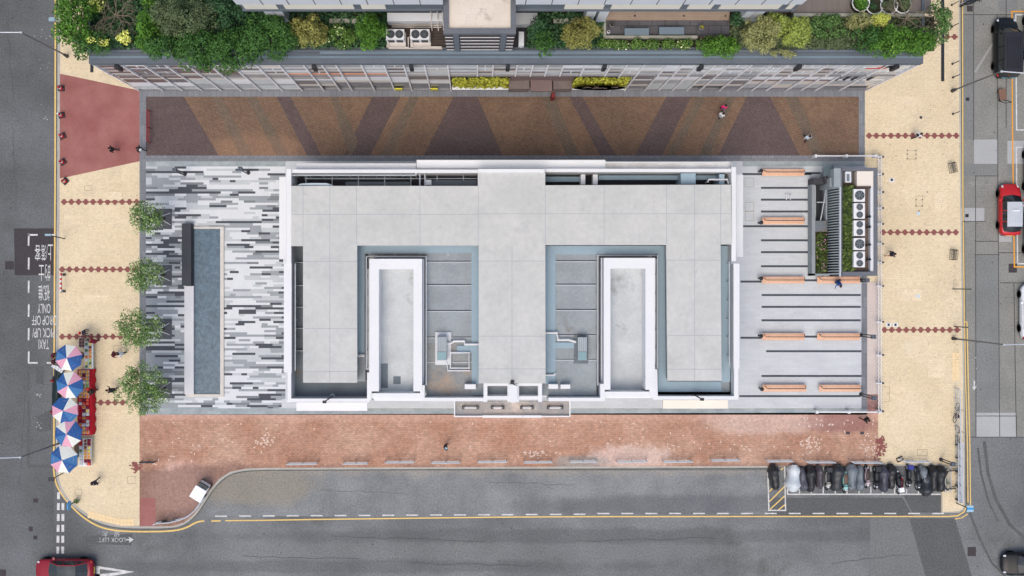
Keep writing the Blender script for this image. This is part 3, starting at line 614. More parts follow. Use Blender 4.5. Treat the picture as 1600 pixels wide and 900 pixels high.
def pipe(name, pts, z, r, m, label, cat='pipe'):
    q = MB(); q.tube([(*W(a,b_,z), z) for a,b_ in pts], r, 8)
    for a,b_ in pts: X,Y = W(a,b_,z); q.ball(X,Y,z,r*1.12,n=8,m=5)
    for a,b_ in (pts[0],pts[-1]): X,Y = W(a,b_,z); q.cyl(X,Y,zG,z,r*.7,8)
    return tag(q.build(name, m), label, cat)
pipe('drain_pipe', [(699,536.5),(704,536.5),(710,533),(725,533),(727,538),(748,538)], zG+.35, .09, M_white, 'white crooked drain pipe beside the left roof plant box')
pipe('drain_pipe', [(853,520),(870,520),(872,531),(888,531),(899,534)], zG+.35, .09, M_white, 'white crooked drain pipe beside the right roof plant box')
pipe('cable_tray', [(704,550),(704,575),(733,575),(733,551),(706,551)], zG+.3, .07, M_ledge, 'pale square loop of cable tray below the left roof plant box', 'cable tray')
pipe('water_pipe', [(698,567),(700,579),(734,579)], zG+.2, .06, M_ledge, 'thin pale water pipe outside the square cable tray loop')
pipe('overflow_spout', [(853,586),(866,586),(867,584)], zG+.3, .07, M_white, 'short white forked spout on the east side of the central slab')
pipe('overflow_spout', [(558,555.5),(567,555.5)], zG+.3, .12, M_white, 'short white spout at the foot of the left blue membrane path')
pipe('vent_pipe', [(1106,284),(1108,280.5),(1136,280.5),(1138,286)], zP-.3, .07, M_white, 'white bent vent pipe at the east end of the north gutter')
for nm,(x0,y0,x1,y1),(dx),lab in [('l',(680,519,705,570),0,'left'),('r',(897,523,919,568),0,'right')]:
    t = thing('roof_plant_box', f'grey ribbed plant box with a glass end on the {lab} roof terrace', 'plant box', (*W((x0+x1)/2,(y0+y1)/2,zG),zG), group='ribbed plant boxes on the roof terraces')
    q = MB(); q.pbox(x0,y0,x1,y1,zG+.15,zG); q.build('base', M_ledge if nm == 'l' else M_gdk, t)
    a,c = (683,698) if nm == 'l' else (903,917)
    q = MB(); q.pbox(a,526 if nm=='l' else 527,c,563,zG+.9,zG+.15); bx = q.build('casing', M_gfl, t)
    q = MB()
    for i in range(5): xx = a+1+i*(c-a-2)/4; q.pbox(xx-.35,527,xx+.35,548,zG+.94,zG+.9)
    q.build('rib', M_steel, t)
    q = MB(); q.pbox(a+1,550,c-1,562,zG+.95,zG+.9); q.build('glass_hatch', mat('hatch_glass',(128,160,165),None,rough=.2,fine=.03), t)
def acbox(x0,y0,x1,y1,z0,h,label,name='air_conditioner',fans=0):
    X0,Y1 = W(x0,y0,z0+h); X1,Y0 = W(x1,y1,z0+h); t = thing(name, label, 'air conditioner', ((X0+X1)/2,(Y0+Y1)/2,z0))
    MB().box(X0,Y0,z0+.1,X1,Y1,z0+h).build('casing', M_white, t)
    for X in (X0+.05, X1-.15):
        MB().box(X,Y0+.05,z0,X+.1,Y1-.05,z0+.1).build('foot', M_dark, t)
    for k in range(fans):
        yy = Y1-(Y1-Y0)*(k+.5)/fans; xx = (X0+X1)/2+.02; rr = min((X1-X0),(Y1-Y0)/fans)*.42
        fan(t, xx, yy, z0+h, rr)
    return t
def fan(t, x, y, z, r, bl=None):
    bl = bl or M_gdk
    f = MB().cyl(x,y,z,z+.02,r,20).build('fan_well', M_black, t)
    q = MB(); q.cyl(x,y,z+.02,z+.05,r*.2,10)
    for k in range(7):
        a = k*2*math.pi/7; d = Vector((math.cos(a), math.sin(a))); n_ = Vector((-d.y,d.x))
        p = [Vector((x,y))+d*r*.2-n_*r*.07, Vector((x,y))+d*r*.92-n_*r*.05, Vector((x,y))+d*r*.85+n_*r*.3, Vector((x,y))+d*r*.2+n_*r*.12]
        q.prism([tuple(v) for v in p], z+.025, z+.035, px=False)
    q.build('fan_blade', bl, f)
    q = MB()
    for rr in (.97,.68,.4): 
        pts = [(x+r*rr*math.cos(a*math.pi/10), y+r*rr*math.sin(a*math.pi/10), z+.06) for a in range(21)]; q.tube(pts, .009, 4)
    for k in range(4): a = k*math.pi/4; q.tube([(x-r*math.cos(a),y-r*math.sin(a),z+.06),(x+r*math.cos(a),y+r*math.sin(a),z+.06)], .01, 4)
    q.build('fan_grille', M_gdk if r < .36 or True else M_steel, f)
acbox(726,600.5,743.5,608,zG,.8,'pale air conditioner lying by the left side of the entrance box')
acbox(857,600.5,872,607.5,zG,.8,'left one of the two pale air conditioners right of the entrance box'); acbox(876,601,891,607.5,zG,.8,'right one of the two pale air conditioners right of the entrance box')
acbox(907.5,272.5,914.5,288.3,zW+.9,1.0,'left white air conditioner of the pair in the north gutter'); acbox(926.5,272.5,934,288.3,zW+.9,1.0,'right white air conditioner of the pair in the north gutter')
# ------------------------------------------------ sunken pool and screen wall on the west plaza
M_pool = mat('pool_water', (88,112,128), (70,92,106), scale=2.5, contrast=2, fine=.32, fscale=7, rough=.35, spec=.5)
t = thing('reflecting_pool', 'long rectangular blue speckled water basin with pale stone rim on the striped plaza', 'pool', (*W(325,485,.12),.12))
MB().pbox(302.5,357.5,344,616,.2,.12).build('water', M_pool, t)
M_rim = mat('pool_rim', (214,208,200), (204,200,194), scale=1, fine=.05, brick=(.6,.6,.04,.9,.008))
q = MB(); q.pbox(344,354,349.5,620,.3,.12); q.pbox(302.5,354,344,357.5,.3,.12); q.pbox(290,616,344,620,.3,.12); q.build('rim', M_rim, t)
q = MB(); q.pbox(288,447,302.5,616,.45,.12); q.build('seat_wall', mat('seat_stone', (216,216,218), (208,208,211), scale=.6, fine=.04), t)
t = thing('screen_wall', 'long black steel box wall standing at the north west edge of the pool', 'wall', (*W(292,398,.12),.12))
q = MB(); q.pbox(284,349,298.5,446.5,.75,.12); q.build('panel', mat('screen_black',(56,62,70),(50,55,62),scale=.6,fine=.06,rough=.5), t)
q = MB(); q.pbox(298.5,350,300.4,446,.6,.12); q.build('recess', M_black, t)
for y_ in (354,376,398.5,421,444): MB().pbox(300.2,y_-1.2,301.6,y_+1.2,.5,.3).build('spotlight', M_black, t)
# ------------------------------------------------ kiosk with louvred wall on the east plaza
K = thing('plant_kiosk', 'dark grey kiosk with louvred wall, roof garden and fans on the east plaza', 'kiosk')
zk = 3.4
M_kp = mat('kiosk_stone', (100,104,112), (112,116,123), scale=1, fine=.1)
M_deck = mat('brown_deck', (112,98,88), (98,86,78), scale=.8, fine=.1, brick=(2,.12,.08,.7,.01))
q = MB(); q.pbox(1315,262,1371,431,zk-.7,0.12); q.build('wall', M_kp, K)
q = MB(); q.pbox(1315,262,1371,267,zk,zk-.7); q.pbox(1315,424.5,1371,431,zk,zk-.7); q.pbox(1365.5,267,1371,424.5,zk,zk-.7); q.pbox(1313.5,262,1316,431,zk,zk-.7); q.build('parapet', M_kp, K)
q = MB(); q.pbox(1360,267,1365,424,zk-.1,zk-.7); q.build('gutter', M_ledge, K)
q = MB(); q.pbox(1333,267,1360,424,zk-.6,zk-.7); q.build('roof_deck', M_deck, K)
q = MB(); q.pbox(1316,286,1333,424.5,zk-.35,zk-.7); q.build('planting_trough', plain('soil',(70,58,44),.9), K)
q = MB(); q.pbox(1339,267.5,1364,291,zk-.05,zk-.6); q.build('roof_hatch', M_creamw, K)
q = MB(); q.pbox(1321,268,1330,285,zk-.1,zk-.6); f = q.build('skylight', M_ledge, K); MB().pbox(1323,272,1327.5,283,zk-.07,zk-.1).build('pane', M_gdk, f)
q = MB(); q.pbox(1337,291,1361,294,zk+.05,zk-.6); q.build('pipe_chase', M_rust, K)
q = MB(); q.pbox(1303,263,1313.5,292,zk,.12); q.pbox(1297,278,1303,292,zk-.6,.12); q.build('stair_tower', mat('kiosk_stair_wall', (158,166,170), (146,154,158), scale=.8, fine=.06), K)
# louvres: vertical fins along the west face
X, _ = W(1314,300,zk)
q = MB(); 
for i in range(33):
    y_ = 293.5+i*4.2; _, Y = W(1314,y_,zk); 
    for k in range(6):      # gently bowed fin
        za, zb = .3+k*.5, .3+(k+1)*.5; d0, d1 = .32*math.sin(math.pi*(k+.3)/6.6), .32*math.sin(math.pi*(k+1.3)/6.6)
        q.add([(X-.06,Y-.035,za),(X-.1-d0,Y-.035+.03,za),(X-.1-d1,Y-.035+.03,zb),(X-.06,Y-.035,zb),(X-.06,Y+.035,za),(X-.1-d0,Y+.035+.03,za),(X-.1-d1,Y+.035+.03,zb),(X-.06,Y+.035,zb)],[(0,1,2,3),(7,6,5,4),(1,5,6,2),(0,3,7,4),(3,2,6,7),(0,4,5,1)])
tag(q.build('louvre_fin', mat('louvre_metal',(180,190,194),None,rough=.4,metal=.2,fine=.03), K))
q = MB(); _, Ya = W(1314,292,zk); _, Yb = W(1314,431,zk); q.box(X-.05,Yb,.12,X-.02,Ya,zk-.1); q.build('louvre_backing', M_black, K)
q = MB(); q.pbox(1312,292,1314,432,zk+.05,zk-.15); q.build('louvre_head', M_steel, K)
q = MB(); q.box(X-.55,Yb-.1,.12,X-.35,Ya,.3); q.build('louvre_sill', M_dark, K)
q = MB(); q.pbox(1268.5,288,1273.8,430.5,1.2,.12); q.pbox(1268.5,427.5,1296,431,1.2,.12); q.build('low_wall', mat('kiosk_low_wall', (150,158,162), (138,146,150), scale=.8, fine=.06), K)
q = MB(); q.pbox(1273.8,345,1293,427,1.0,.12); q.build('planter_box', plain('soil',(70,58,44),.9), K)
q = MB(); q.pbox(1273.8,345,1293.5,362,1.1,1.0); q.build('planter_cap', M_gdk, K)
q = MB(); q.pbox(1275,289,1293,345,.16,.12); q.build('pit_floor', M_black, K)
q = MB(); q.pbox(1290.5,289,1293.5,345,.9,.12); q.tube([(*W(1276,316,.8),.8),(*W(1292,316,.8),.8)],.04); q.tube([(*W(1292,290,.9),.9),(*W(1282,345,.9),.9)],.05); q.build('handrail', M_steel, K)
q = MB(); q.pbox(1271,278,1290,288,1.6,.12); q.build('side_block', M_dark, K)
q = MB(); X0,Y0 = W(1288,259,2.6); X1,Y1 = W(1302,285,2.6); q.prism([(1286,261),(1303,256),(1303,272),(1288,275)], 2.3, 2.5); q.build('glass_canopy', mat('canopy_glass',(86,102,106),None,rough=.2,fine=.05), K)
q = MB(); q.prism([(1287,276),(1303,273),(1303,285),(1290,287)], .12, 2.0); q.build('entrance_box', M_dark, K)
for i,(y0,y1,f_) in enumerate([(295.5,315,1),(317.5,341.5,2),(344.5,368.5,2),(372,390.5,1),(393,417.5,2)]):
    acbox(1334,y0,1351.5,y1,zk-.6,.9,f'white {"twin" if f_==2 else "single"} fan air conditioner on the kiosk roof, {ORD[i]} of five from the top','fan_unit',f_)
q = MB()
for i,y_ in enumerate((338,354,382,405)):
    t = thing('roof_bracket', f'small dark strut on the kiosk roof gutter, {ORD[i]} of four from the top', 'bracket', (*W(1357,y_,zk),zk-.6), group='dark struts on the kiosk gutter')
    MB().tube([(*W(1354,y_+2,zk-.3),zk-.55),(*W(1360,y_-1,zk+.1),zk+.1)],.05,6).build('strut', M_black, t); MB().tube([(*W(1357,y_+1,zk),zk-.5),(*W(1361,y_+1,zk),zk)],.04,6).build('brace', M_black, t)
# ------------------------------------------------ podium building on the north side
zT = 11.5
M_glass = mat('facade_glass', (196,201,203), (172,178,182), scale=.6, contrast=1.5, fine=.03, rough=.18, spec=.8)
M_glassd = mat('facade_glass_dark', (112,112,116), (128,128,132), scale=.6, fine=.03, rough=.2, spec=.7)
M_glassg = mat('facade_glass_greenish', (220,228,228), (206,214,216), scale=.5, fine=.03, rough=.25, spec=.6)
M_pw = mat('facade_panel_white', (242,244,246), (234,238,242), scale=.6, fine=.02, rough=.4)
M_pc = mat('facade_panel_beige', (216,208,198), (204,196,188), scale=.6, fine=.03)
M_po = mat('facade_panel_orange', (240,165,126), (234,156,118), scale=.6, fine=.03)
M_pb = mat('facade_panel_brown', (132,112,108), (116,100,98), scale=.5, fine=.05)
M_fin = plain('facade_fin', (240,238,238), .5)
M_cop = mat('coping_grey', (96,104,113), (110,118,126), scale=.5, fine=.05)
M_copb = mat('coping_blue', (122,138,150), (112,128,140), scale=.4, contrast=1.5, fine=.05)
M_tile = mat('roof_tile_grey', (92,92,98), (104,104,108), scale=.8, fine=.1, brick=(.9,.6,.12,.55,.03))
M_wood = mat('deck_boards', (176,156,138), (164,144,128), scale=.8, fine=.08, brick=(3,.14,.06,.8,.01))
M_deckg = mat('deck_grey_boards', (134,126,120), (122,115,110), scale=.8, fine=.07, brick=(.14,3,.06,.8,.01))
M_soil = mat('soil_bed', (44,50,34), (58,58,42), scale=1.5, contrast=2, fine=.2)
M_twhite = mat('tower_white', (214,219,224), (206,211,217), scale=.6, fine=.02)
M_tcream = mat('tower_cream_panel', (232,228,214), (224,220,206), scale=.6, fine=.02)
M_troof = mat('stair_roof', (226,216,204), (218,206,194), scale=.7, contrast=1.2, fine=.06, brick=(.75,.75,.03,.9,.01), c3=(170,158,146), s3=.5, t3=.62)
Pd = thing('podium_building', 'long grey glass fronted podium building with planted roof terrace along the top edge', 'building')
xw0, _ = W(218,142,0); xw1, yf = W(1351.5,141,0); yb = yf+45
q = MB(); q.box(xw0,yf+.3,0,xw1,yb,zT-.6); q.build('wall', M_pb, Pd)
# parapet: stepped coping
def xt(p, z=zT): return W(p, 0, z)[0]
def yt(p, z=zT): return W(0, p, z)[1]
q = MB(); q.cur = 0; q.box(xw0-.1,yf-.12,zT-.9,xw1+.1,yf+.6,zT-.25); q.box(xw0-.1,yf+.6,zT-.6,xw1+.1,yf+.78,zT+.12)
q.cur = 1; q.box(xw0,yf+.25,zT-.25,xw1,yf+.42,zT-.2); q.cur = 0
q.box(xw0-.1,yf+.78,zT-.6,xt(698),yf+1.0,zT-.1); q.box(xt(798),yf+.78,zT-.6,xw1+.1,yf+1.0,zT-.1)
q.cur = 1; q.box(xt(500),yf+.46,zT+.12,xt(1100),yf+.66,zT+.16); q.box(xt(698),yf+.78,zT-.6,xt(798),yf+1.4,zT-.02)
q.build('coping', [M_cop, M_copb], Pd)
q = MB(); q.box(xw0-.05,yf+1,0.1,xw0+.15,yb,zT+.12); q.box(xw1-.15,yf+1,0.1,xw1+.05,yb,zT+.12); q.build('side_parapet', M_cop, Pd, split=True)
# facade fins and the bays between them (px along the roof edge)
fins = [148,182,217,252,287,322,357,396,432,471,500,522,562,598,629,662,699,746,771,809,834,858,883,917,958,983,1010,1046,1071,1096,1122,1145,1180,1212,1238,1264,1300,1326,1352,1395,1440]
zt_ = zT-1
fx = [xt(p) for p in fins]; fx[0] = xw0; fx[-1] = xw1
fcols = [M_glass, M_glassd, M_glassg, M_pw, M_pc, M_po, M_pb, M_wdk]
rnd = random.Random(5)
for i, (a, b_) in enumerate(zip(fx, fx[1:])):
    pa = fins[i]
    # upper storey
    q = MB(); z = 10.6; y0 = yf-.02
    bands = [(.5,[0,2,3] if 850 < pa < 1150 else [0,0,2]),(.22,[4,7,3]),(.8,[0,2,0]),(.25,[3,4]),(.8,[1,0,2]),(.35,[3,4]),(.7,[0,1,2]),(.45,[4,4,0])]
    if 860 < pa < 1140: bands[2] = (.8,[3,2]); bands[4] = (.8,[3,0])
    if pa < 330: bands = [(h, [6,4,1,6]) if k % 2 else (h, [6,1,0,6]) for k, (h, c) in enumerate(bands)]
    if pa in (182,): bands[0] = (.9,[3]); bands[1] = (.22,[3])
    if 300 < pa < 460: bands[2] = (.8,[0,4])
    if pa in (432,471,500,522,562): bands[-1] = (.45,[5])
    hs = sum(h for h, _ in bands); 
    for h, cs in bands:
        h2 = h*(10.6-6.5)/hs; q.cur = rnd.choice(cs) if h > .3 else cs[0] if rnd.random() < .5 else 3
        mx = (a+b_)/2 if (h > .6 and rnd.random() < .35) else None
        q.box(a+.06,yf+.02,z-h2,b_-.06,yf+.3,z-.015); 
        if mx: q.cur = 3; q.box(mx-.03,yf-.01,z-h2,mx+.03,yf+.02,z)
        z -= h2
    q.build('window', fcols, Pd)
    # lower storey
    if 695 < pa < 983: continue
    q = MB(); z = 6.3
    if 475 < pa < 600: bands = [(2.2,[3]),(.7,[3,4]),(.25,[7]),(1.2,[1]),(1.2,[7])]
    elif 1046 <= pa < 1122: bands = [(1.8,[3]),(.3,[4]),(1.2,[0,2]),(2.2,[2])]
    elif 1212 <= pa < 1340: bands = [(1.8,[3]),(.5,[6]),(1.2,[4,0]),(1.4,[0,4]),(.5,[1])]
    elif pa < 430: bands = [(1.2,[0,6]),(.4,[4]),(1.5,[2,3]),(.6,[0]),(1.3,[2,0])] if pa > 250 else [(1.2,[6]),(.4,[4]),(1.2,[6,1]),(1.3,[3,2]),(1.2,[2,0])]
    elif 600 <= pa <= 699: bands = [(2,[1]),(.5,[4]),(1.2,[3]),(1.3,[1]),(1.2,[1])]
    else: bands = [(1.6,[1,0]),(.4,[3]),(1.4,[0,1]),(.6,[4]),(1.2,[7,1])]
    hs = sum(h for h, _ in bands)
    for h, cs in bands:
        h2 = h*6.0/hs; q.cur = rnd.choice(cs); inset = .0 if q.cur != 7 else .1
        q.box(a+.06,yf+.05+inset,z-h2,b_-.06,yf+.3,z-.02); z -= h2
    q.build('window', fcols, Pd)
q = MB(); q.box(xw0,yf-.1,6.28,xw1,yf+.3,6.5); q.build('string_course', M_glassd, Pd)
q = MB(); q.box(xw0,yf-.02,.1,xw1,yf+.3,.3); q.build('plinth', M_glassd, Pd)
for i, x_ in enumerate(fx):
    q = MB(); q.box(x_-.05,yf-.14,6.5,x_+.05,yf+.02,zT-.9)
    if not 700 < fins[i] < 983: q.box(x_-.045,yf-.1,.15,x_+.045,yf+.02,6.28)
    q.build('facade_fin', M_fin, Pd)
# entrance recess and green walls
q = MB(); xa, xb = xt(699)+.1, xt(983)-.1
q.box(xa,yf+.1,0,xb,yf+.29,6.28); q.build('entrance_wall', M_pb, Pd)
xe0, xe1 = W(795,0,3)[0], W(893,0,3)[0]
q = MB(); q.box(xe0,yf-.55,2.2,xe0+1.6,yf+.1,3.6); q.box(xe1-1.5,yf-.55,2.2,xe1,yf+.1,3.6); q.build('entrance_panel', split=True, mats= mat('entrance_stone',(128,118,112),(112,98,94),scale=1.2,fine=.1), parent=Pd)
q = MB(); q.box(xe0+1.7,yf-.75,3.4,xe1-1.6,yf+.1,3.75); q.box(xe0+1.9,yf-.6,2.9,xe1-1.8,yf+.1,3.1); q.build('entrance_canopy', M_pb, Pd)
q = MB(); q.box(xe0+1.9,yf-.1,.13,xe1-1.8,yf+.1,2.8); q.build('door', M_wdk, Pd)
q = MB(); q.box(xe1-1.5,yf-.9,.13,xe1-1.2,yf-.5,1.8); tag(q.build('red_sign_post', plain('dark_red',(120,40,40))), 'slim dark red post beside the podium entrance doors', 'post')
q = MB()
for a,c in ((617,629),(672,684)):
    xx0, xx1 = W(a,0,.9)[0], W(c,0,.9)[0]; s_ = thing('yellow_sign_board', f'small yellow shop board low on the glass front, {"left" if a<650 else "right"} of the two', 'sign', ((xx0+xx1)/2,yf-.05,.5))
    MB().box(xx0,yf-.1,.5,xx1,yf-.03,1.15).build('board', plain('sign_yellow',(232,226,70),.5), s_); MB().box(xx0,yf-.12,.45,xx1,yf-.02,.5).build('frame', M_dark, s_)
# advertisement with abstract red and white blocks
q = MB(); xa, xb = xt(1352)+.3, xt(1436); q.cur = 0; q.box(xa,yf-.06,8.6,xb,yf-.02,10.5); q.cur = 1; q.box(xa+.6,yf-.08,9.0,xb-1.5,yf-.06,9.6); q.box(xa+1.5,yf-.08,9.6,xb-.8,yf-.06,10.0)
q.cur = 2; q.box(xa+.2,yf-.085,9.5,xa+1.3,yf-.08,9.9); q.box(xa+1.6,yf-.085,10.05,xa+3,yf-.08,10.4); q.box(xb-1.2,yf-.085,9.9,xb-.2,yf-.08,10.2); q.cur = 3; q.box(xa+2.4,yf-.095,9.55,xb-1.9,yf-.085,9.75); q.box(xb-2,yf-.095,9.7,xb-1.3,yf-.085,10.3)
q.build('advertising_panel', [M_glassg, plain('advert_red',(205,62,60),.5), M_pw, M_dark], Pd)
q = MB()
for k in range(5): q.prism([(1336-k*8+14,113.5),(1341-k*8+14,113.5),(1334-k*8+14,121),(1329-k*8+14,121)],5,5.03) if False else None
for k in range(5): xx = W(1304,0,5)[0]+.2+k*.62; q.box(xx,yf-.06,4.4,xx+.14,yf+.04,6.1)
q.build('window_bar', M_dark, Pd)
for i, (px_, py_) in enumerate([(179,98),(489,99),(642,100),(794,100),(946,99),(1098,98),(1252,96),(1405,94)]):
    X = xt(px_, zT-.2); t = thing('facade_lantern', f'black box lantern hanging at the roof edge of the podium, {ORD[i]} from the left', 'lantern', (X,yf-.3,zT-1.2), group='black lanterns along the podium roof edge')
    q = MB(); q.prism([(X-.13,yf-.42),(X+.13,yf-.42),(X+.16,yf-.25),(X+.1,yf-.12),(X-.1,yf-.12),(X-.16,yf-.25)], zT-1.7, zT-.5, px=False); q.build('housing', M_black, t)
    MB().box(X-.06,yf-.2,zT-.55,X+.06,yf-.1,zT-.4).build('bracket', M_black, t); MB().box(X-.1,yf-.38,zT-1.78,X+.1,yf-.2,zT-1.7).build('lens', M_glassg, t)
# roof surfaces
zr = zT-.35
def deck(name, a,b_,c,d, m, z=zr, dz=.06):
    q = MB(); q.pbox(a,b_,c,d,z,z-dz-.2); return q.build(name, m, Pd)
deck('planting_bed', 130,-120,605,79, M_soil); deck('equipment_deck', 605,35,700,79, mat('stained_deck',(92,80,74),(74,66,64),scale=.7,contrast=1.6,fine=.15,brick=(1.1,.22,.1,.6,.02)))
deck('equipment_deck', 800,35,822,79, M_dark); deck('planting_bed', 822,-30,945,79, M_soil); deck('terrace_tiles', 945,30,1140,55.5, M_tile, zr+.02); deck('terrace_deck', 945,15,1140,31, M_wood, zr+.35)
deck('planting_bed', 945,60,1460,79, M_soil,zr-.01); deck('planting_bed', 1140,20,1260,60, M_soil); deck('roof_deck', 1236,-120,1455,20, M_deckg, zr+.35); deck('planting_bed', 1260,26,1460,60, M_soil, zr-.005)
q = MB(); q.pbox(945,55.5,1090,60,zr+.45,zr-.2); q.pbox(1240,20.5,1445,25.5,zr+.6,zr-.2); q.pbox(514,29,560,36,zr+.4,zr-.2); q.pbox(865,29,905,36,zr+.4,zr-.2); q.pbox(943,30,947,60,zr+.4,zr-.2); q.build('planter_wall', mat('planter_wall',(176,176,164),(150,150,138),scale=.8,contrast=1.5,fine=.08), Pd, split=True)
q = MB()
for x_ in (992,1068.5,1133.5): q.pbox(x_-1.3,23.3,x_+1.3,26,zr+.37,zr+.3)
q.build('floor_light', M_black, Pd, split=True)
q = MB(); q.pbox(605,20,697,33,zr+1.2,zr-.1); q.pbox(805,20,840,38,zr+1,zr-.1); q.build('service_block', M_ledge, Pd, split=True)
q = MB()
for x_ in (672,682,690): q.tube([(*W(x_,0,zr+2.5),zr+2.5),(*W(x_+3,48,zr+.5),zr+.5)],.04,5)
for y_ in (36,39,42): q.tube([(*W(612,y_,zr+.4),zr+.4),(*W(690,y_+.5,zr+.4),zr+.4)],.04,5)
q.tube([(*W(607,75.5,zr+.3),zr+.3),(*W(691,76,zr+.3),zr+.3)],.07,6); q.tube([(*W(607,65,zr+.3),zr+.3),(*W(608,74,zr+.3),zr+.3),(*W(638,74,zr+.3),zr+.3),(*W(638,58,zr+.3),zr+.3)],.06,6); q.tube([(*W(641,57,zr+.3),zr+.3),(*W(646,73,zr+.3),zr+.3),(*W(690,73.5,zr+.3),zr+.3)],.06,6)
q.build('roof_pipework', M_pc, Pd)
# stair tower with louvred face
q = MB(); yS = yt(79.5); xS0, xS1 = W(694,0,17)[0], W(805,0,17)[0]; q.box(xS0,yS,zT-.6,xS1,yS+12,16.6); st = q.build('stair_tower', mat('stair_wall',(70,66,68),(80,76,78),scale=.8,fine=.05), Pd)
q = MB(); q.box(xS0-.05,yS-.05,16.6,xS1+.05,yS+.3,17); q.box(xS0-.05,yS+.3,16.6,xS0+.3,yS+12,17); q.box(xS1-.3,yS+.3,16.6,xS1+.05,yS+12,17); q.build('tower_coping', M_kp, st)
q = MB(); q.box(xS0+.3,yS+.3,16.6,xS1-.3,yS+12,16.75); q.build('tower_roof', M_troof, st)
q = MB(); wS = xS1-xS0
for k in range(5):
    z = 15.6-k*.95
    for u0, u1 in ((.0,.12),(.215,.795),(.885,1)): q.box(xS0+wS*u0+.02,yS-.02,z,xS0+wS*u1-.02,yS,z+.13)
q.build('tower_louvre', M_fin, st)
q = MB(); 
for u in (.165,.84): q.box(xS0+wS*(u-.04),yS-.1,zT-.4,xS0+wS*(u+.04),yS,16.6)
q.build('tower_pilaster', M_cop, st, split=True)
# tower block above (facade only near the frame, but a full volume)
q = MB(); yT = W(0,18,16)[1]; xT0, xT1 = W(380,0,16)[0], W(1240,0,16)[0]
for a,b_ in ((xT0,xS0-.05),(xS1+.05,xT1)):
    q.box(a,yT,16,b_,yT+26,16.3); 
q.cur = 1
for a,b_ in ((xT0,xS0-.05),(xS1+.05,xT1)): q.box(a,yT+.12,16.3,b_,yT+26,17.8)
q.cur = 2
for a,b_ in ((xT0,xS0-.05),(xS1+.05,xT1)): q.box(a-.05,yT,17.8,b_,yT+26,19.2)
q.build('tower_wall', [M_cop, M_cop, M_twhite], Pd, split=True)
q = MB(); x = xT0+.25; k = 0
while x < xT1-.5:
    L = [2.6,4.6,1.6,4.0,6.4][k % 5] if k else 2.2; e = min(x+L, xT1-.3)
    if e < xS0 or x > xS1: q.box(x,yT+.05,16.42,e,yT+.12,17.68)
    x = e+.5; k += 1
q.build('tower_window', M_tcream, Pd, split=True)
q = MB(); x = xT0+1.7
while x < xT1:
    if not xS0-.2 < x < xS1+.2: q.box(x-.03,yT-.02,17.8,x+.03,yT,19.2)
    x += 1.72
q.build('tower_joint', M_glassd, Pd)
q = MB(); q.box(xT0,yT+.25,19.2,xS0-.05,yT+26,34); q.box(xS1+.05,yT+.25,19.2,xT1,yT+26,34); q.box(xS0-.05,yT+12.2,16.3,xS1+.05,yT+26,34); q.build('tower_upper_wall', M_glassg, Pd, split=True)
for px_ in (416,430,506+420,946,1178,1192):
    X = W(px_,0,15)[0]; q = MB(); q.box(X-.3,yT+.4,zT-.4,X+.35,yT+1.0,16); q.build('tower_column', M_twhite, Pd)
# roof things
def cond(x0,y0,x1,y1,label):
    z = zr+1.3; X0,Y1 = W(x0,y0,z); X1,Y0 = W(x1,y1,z); t = thing('condenser_unit', label, 'air conditioner', ((X0+X1)/2,(Y0+Y1)/2,zr), group='twin fan condensers on the podium roof')
    MB().box(X0,Y0,zr+.25,X1,Y1,z).build('casing', M_white, t); q = MB(); q.box(X0+.12,Y0-.03,zr+.45,(X0+X1)/2-.08,Y0,z-.25); q.box((X0+X1)/2+.08,Y0-.03,zr+.45,X1-.12,Y0,z-.25); q.build('coil_grille', M_black, t)
    MB().box(X0-.05,Y0-.35,zr+.1,X1+.05,Y1,zr+.25).build('stand', M_pc, t)
    for k in (0,1): fan(t, X0+(X1-X0)*(.27+.46*k), (Y0+Y1)/2, z, min((X1-X0)*.22,(Y1-Y0)*.45), M_dark)
cond(603,45.5,631.5,61.5,'white twin fan condenser half under the clipped green tree'); cond(641,45.5,671,61.5,'white twin fan condenser beside the stair tower')
t = thing('vent_cabinet', 'slim pale grey cabinet on legs right of the stair tower', 'cabinet', (*W(814,62,zr+1),zr)); q = MB(); q.pbox(810.5,49.5,818.7,71,zr+1.1,zr+.3); q.build('casing', M_ledge, t)
for x_ in (811.5,817): q = MB(); q.pbox(x_-.6,71,x_+.6,74.5,zr+.5,zr); q.build('leg', M_dark, t)
for i,(a,b_,c,d) in enumerate([(976,44,1014,54.8),(1030,42.3,1069,53.6)]):
    t = thing('roof_bench', f'{"left" if i==0 else "right"} one of two grey stone benches on the dark tiled terrace', 'bench', (*W((a+c)/2,(b_+d)/2,zr+.45),zr), group='grey benches on the podium terrace')
    q = MB(); q.pbox(a,b_,c,d,zr+.5,zr+.35); q.build('seat', M_copb, t)
    for x_ in (a+4,c-4): q = MB(); q.pbox(x_-1.5,b_+1,x_+1.5,d-1,zr+.35,zr); q.build('leg', M_dark, t)
for i,(a,b_,r,lab,m) in enumerate([(956,39,3.6,'round grey pot with olive plant left of the stone benches',0),(1096,43,4.4,'round grey pot with yellow spiky plant right of the stone benches',1)]):
    X,Y = W(a,b_,zr+.6); t = thing('plant_pot', lab, 'plant pot', (X,Y,zr)); rr = r/S/1.15
    MB().cyl(X,Y,zr,zr+.55,rr*.75,16,rr).build('pot', M_glassd, t); q = MB()
    for k in range(14):
        an = k*2.4; q.add([(X+.03*math.sin(an),Y-.03*math.cos(an),zr+.5),(X+rr*.9*math.cos(an),Y+rr*.9*math.sin(an),zr+.85),(X-.05*math.sin(an),Y+.05*math.cos(an),zr+.55)],[(0,1,2),(2,1,0)])
    q.build('leaf', plain('pot_leaf_yellow',(205,200,70)) if m else plain('pot_leaf_olive',(105,105,70)), t)
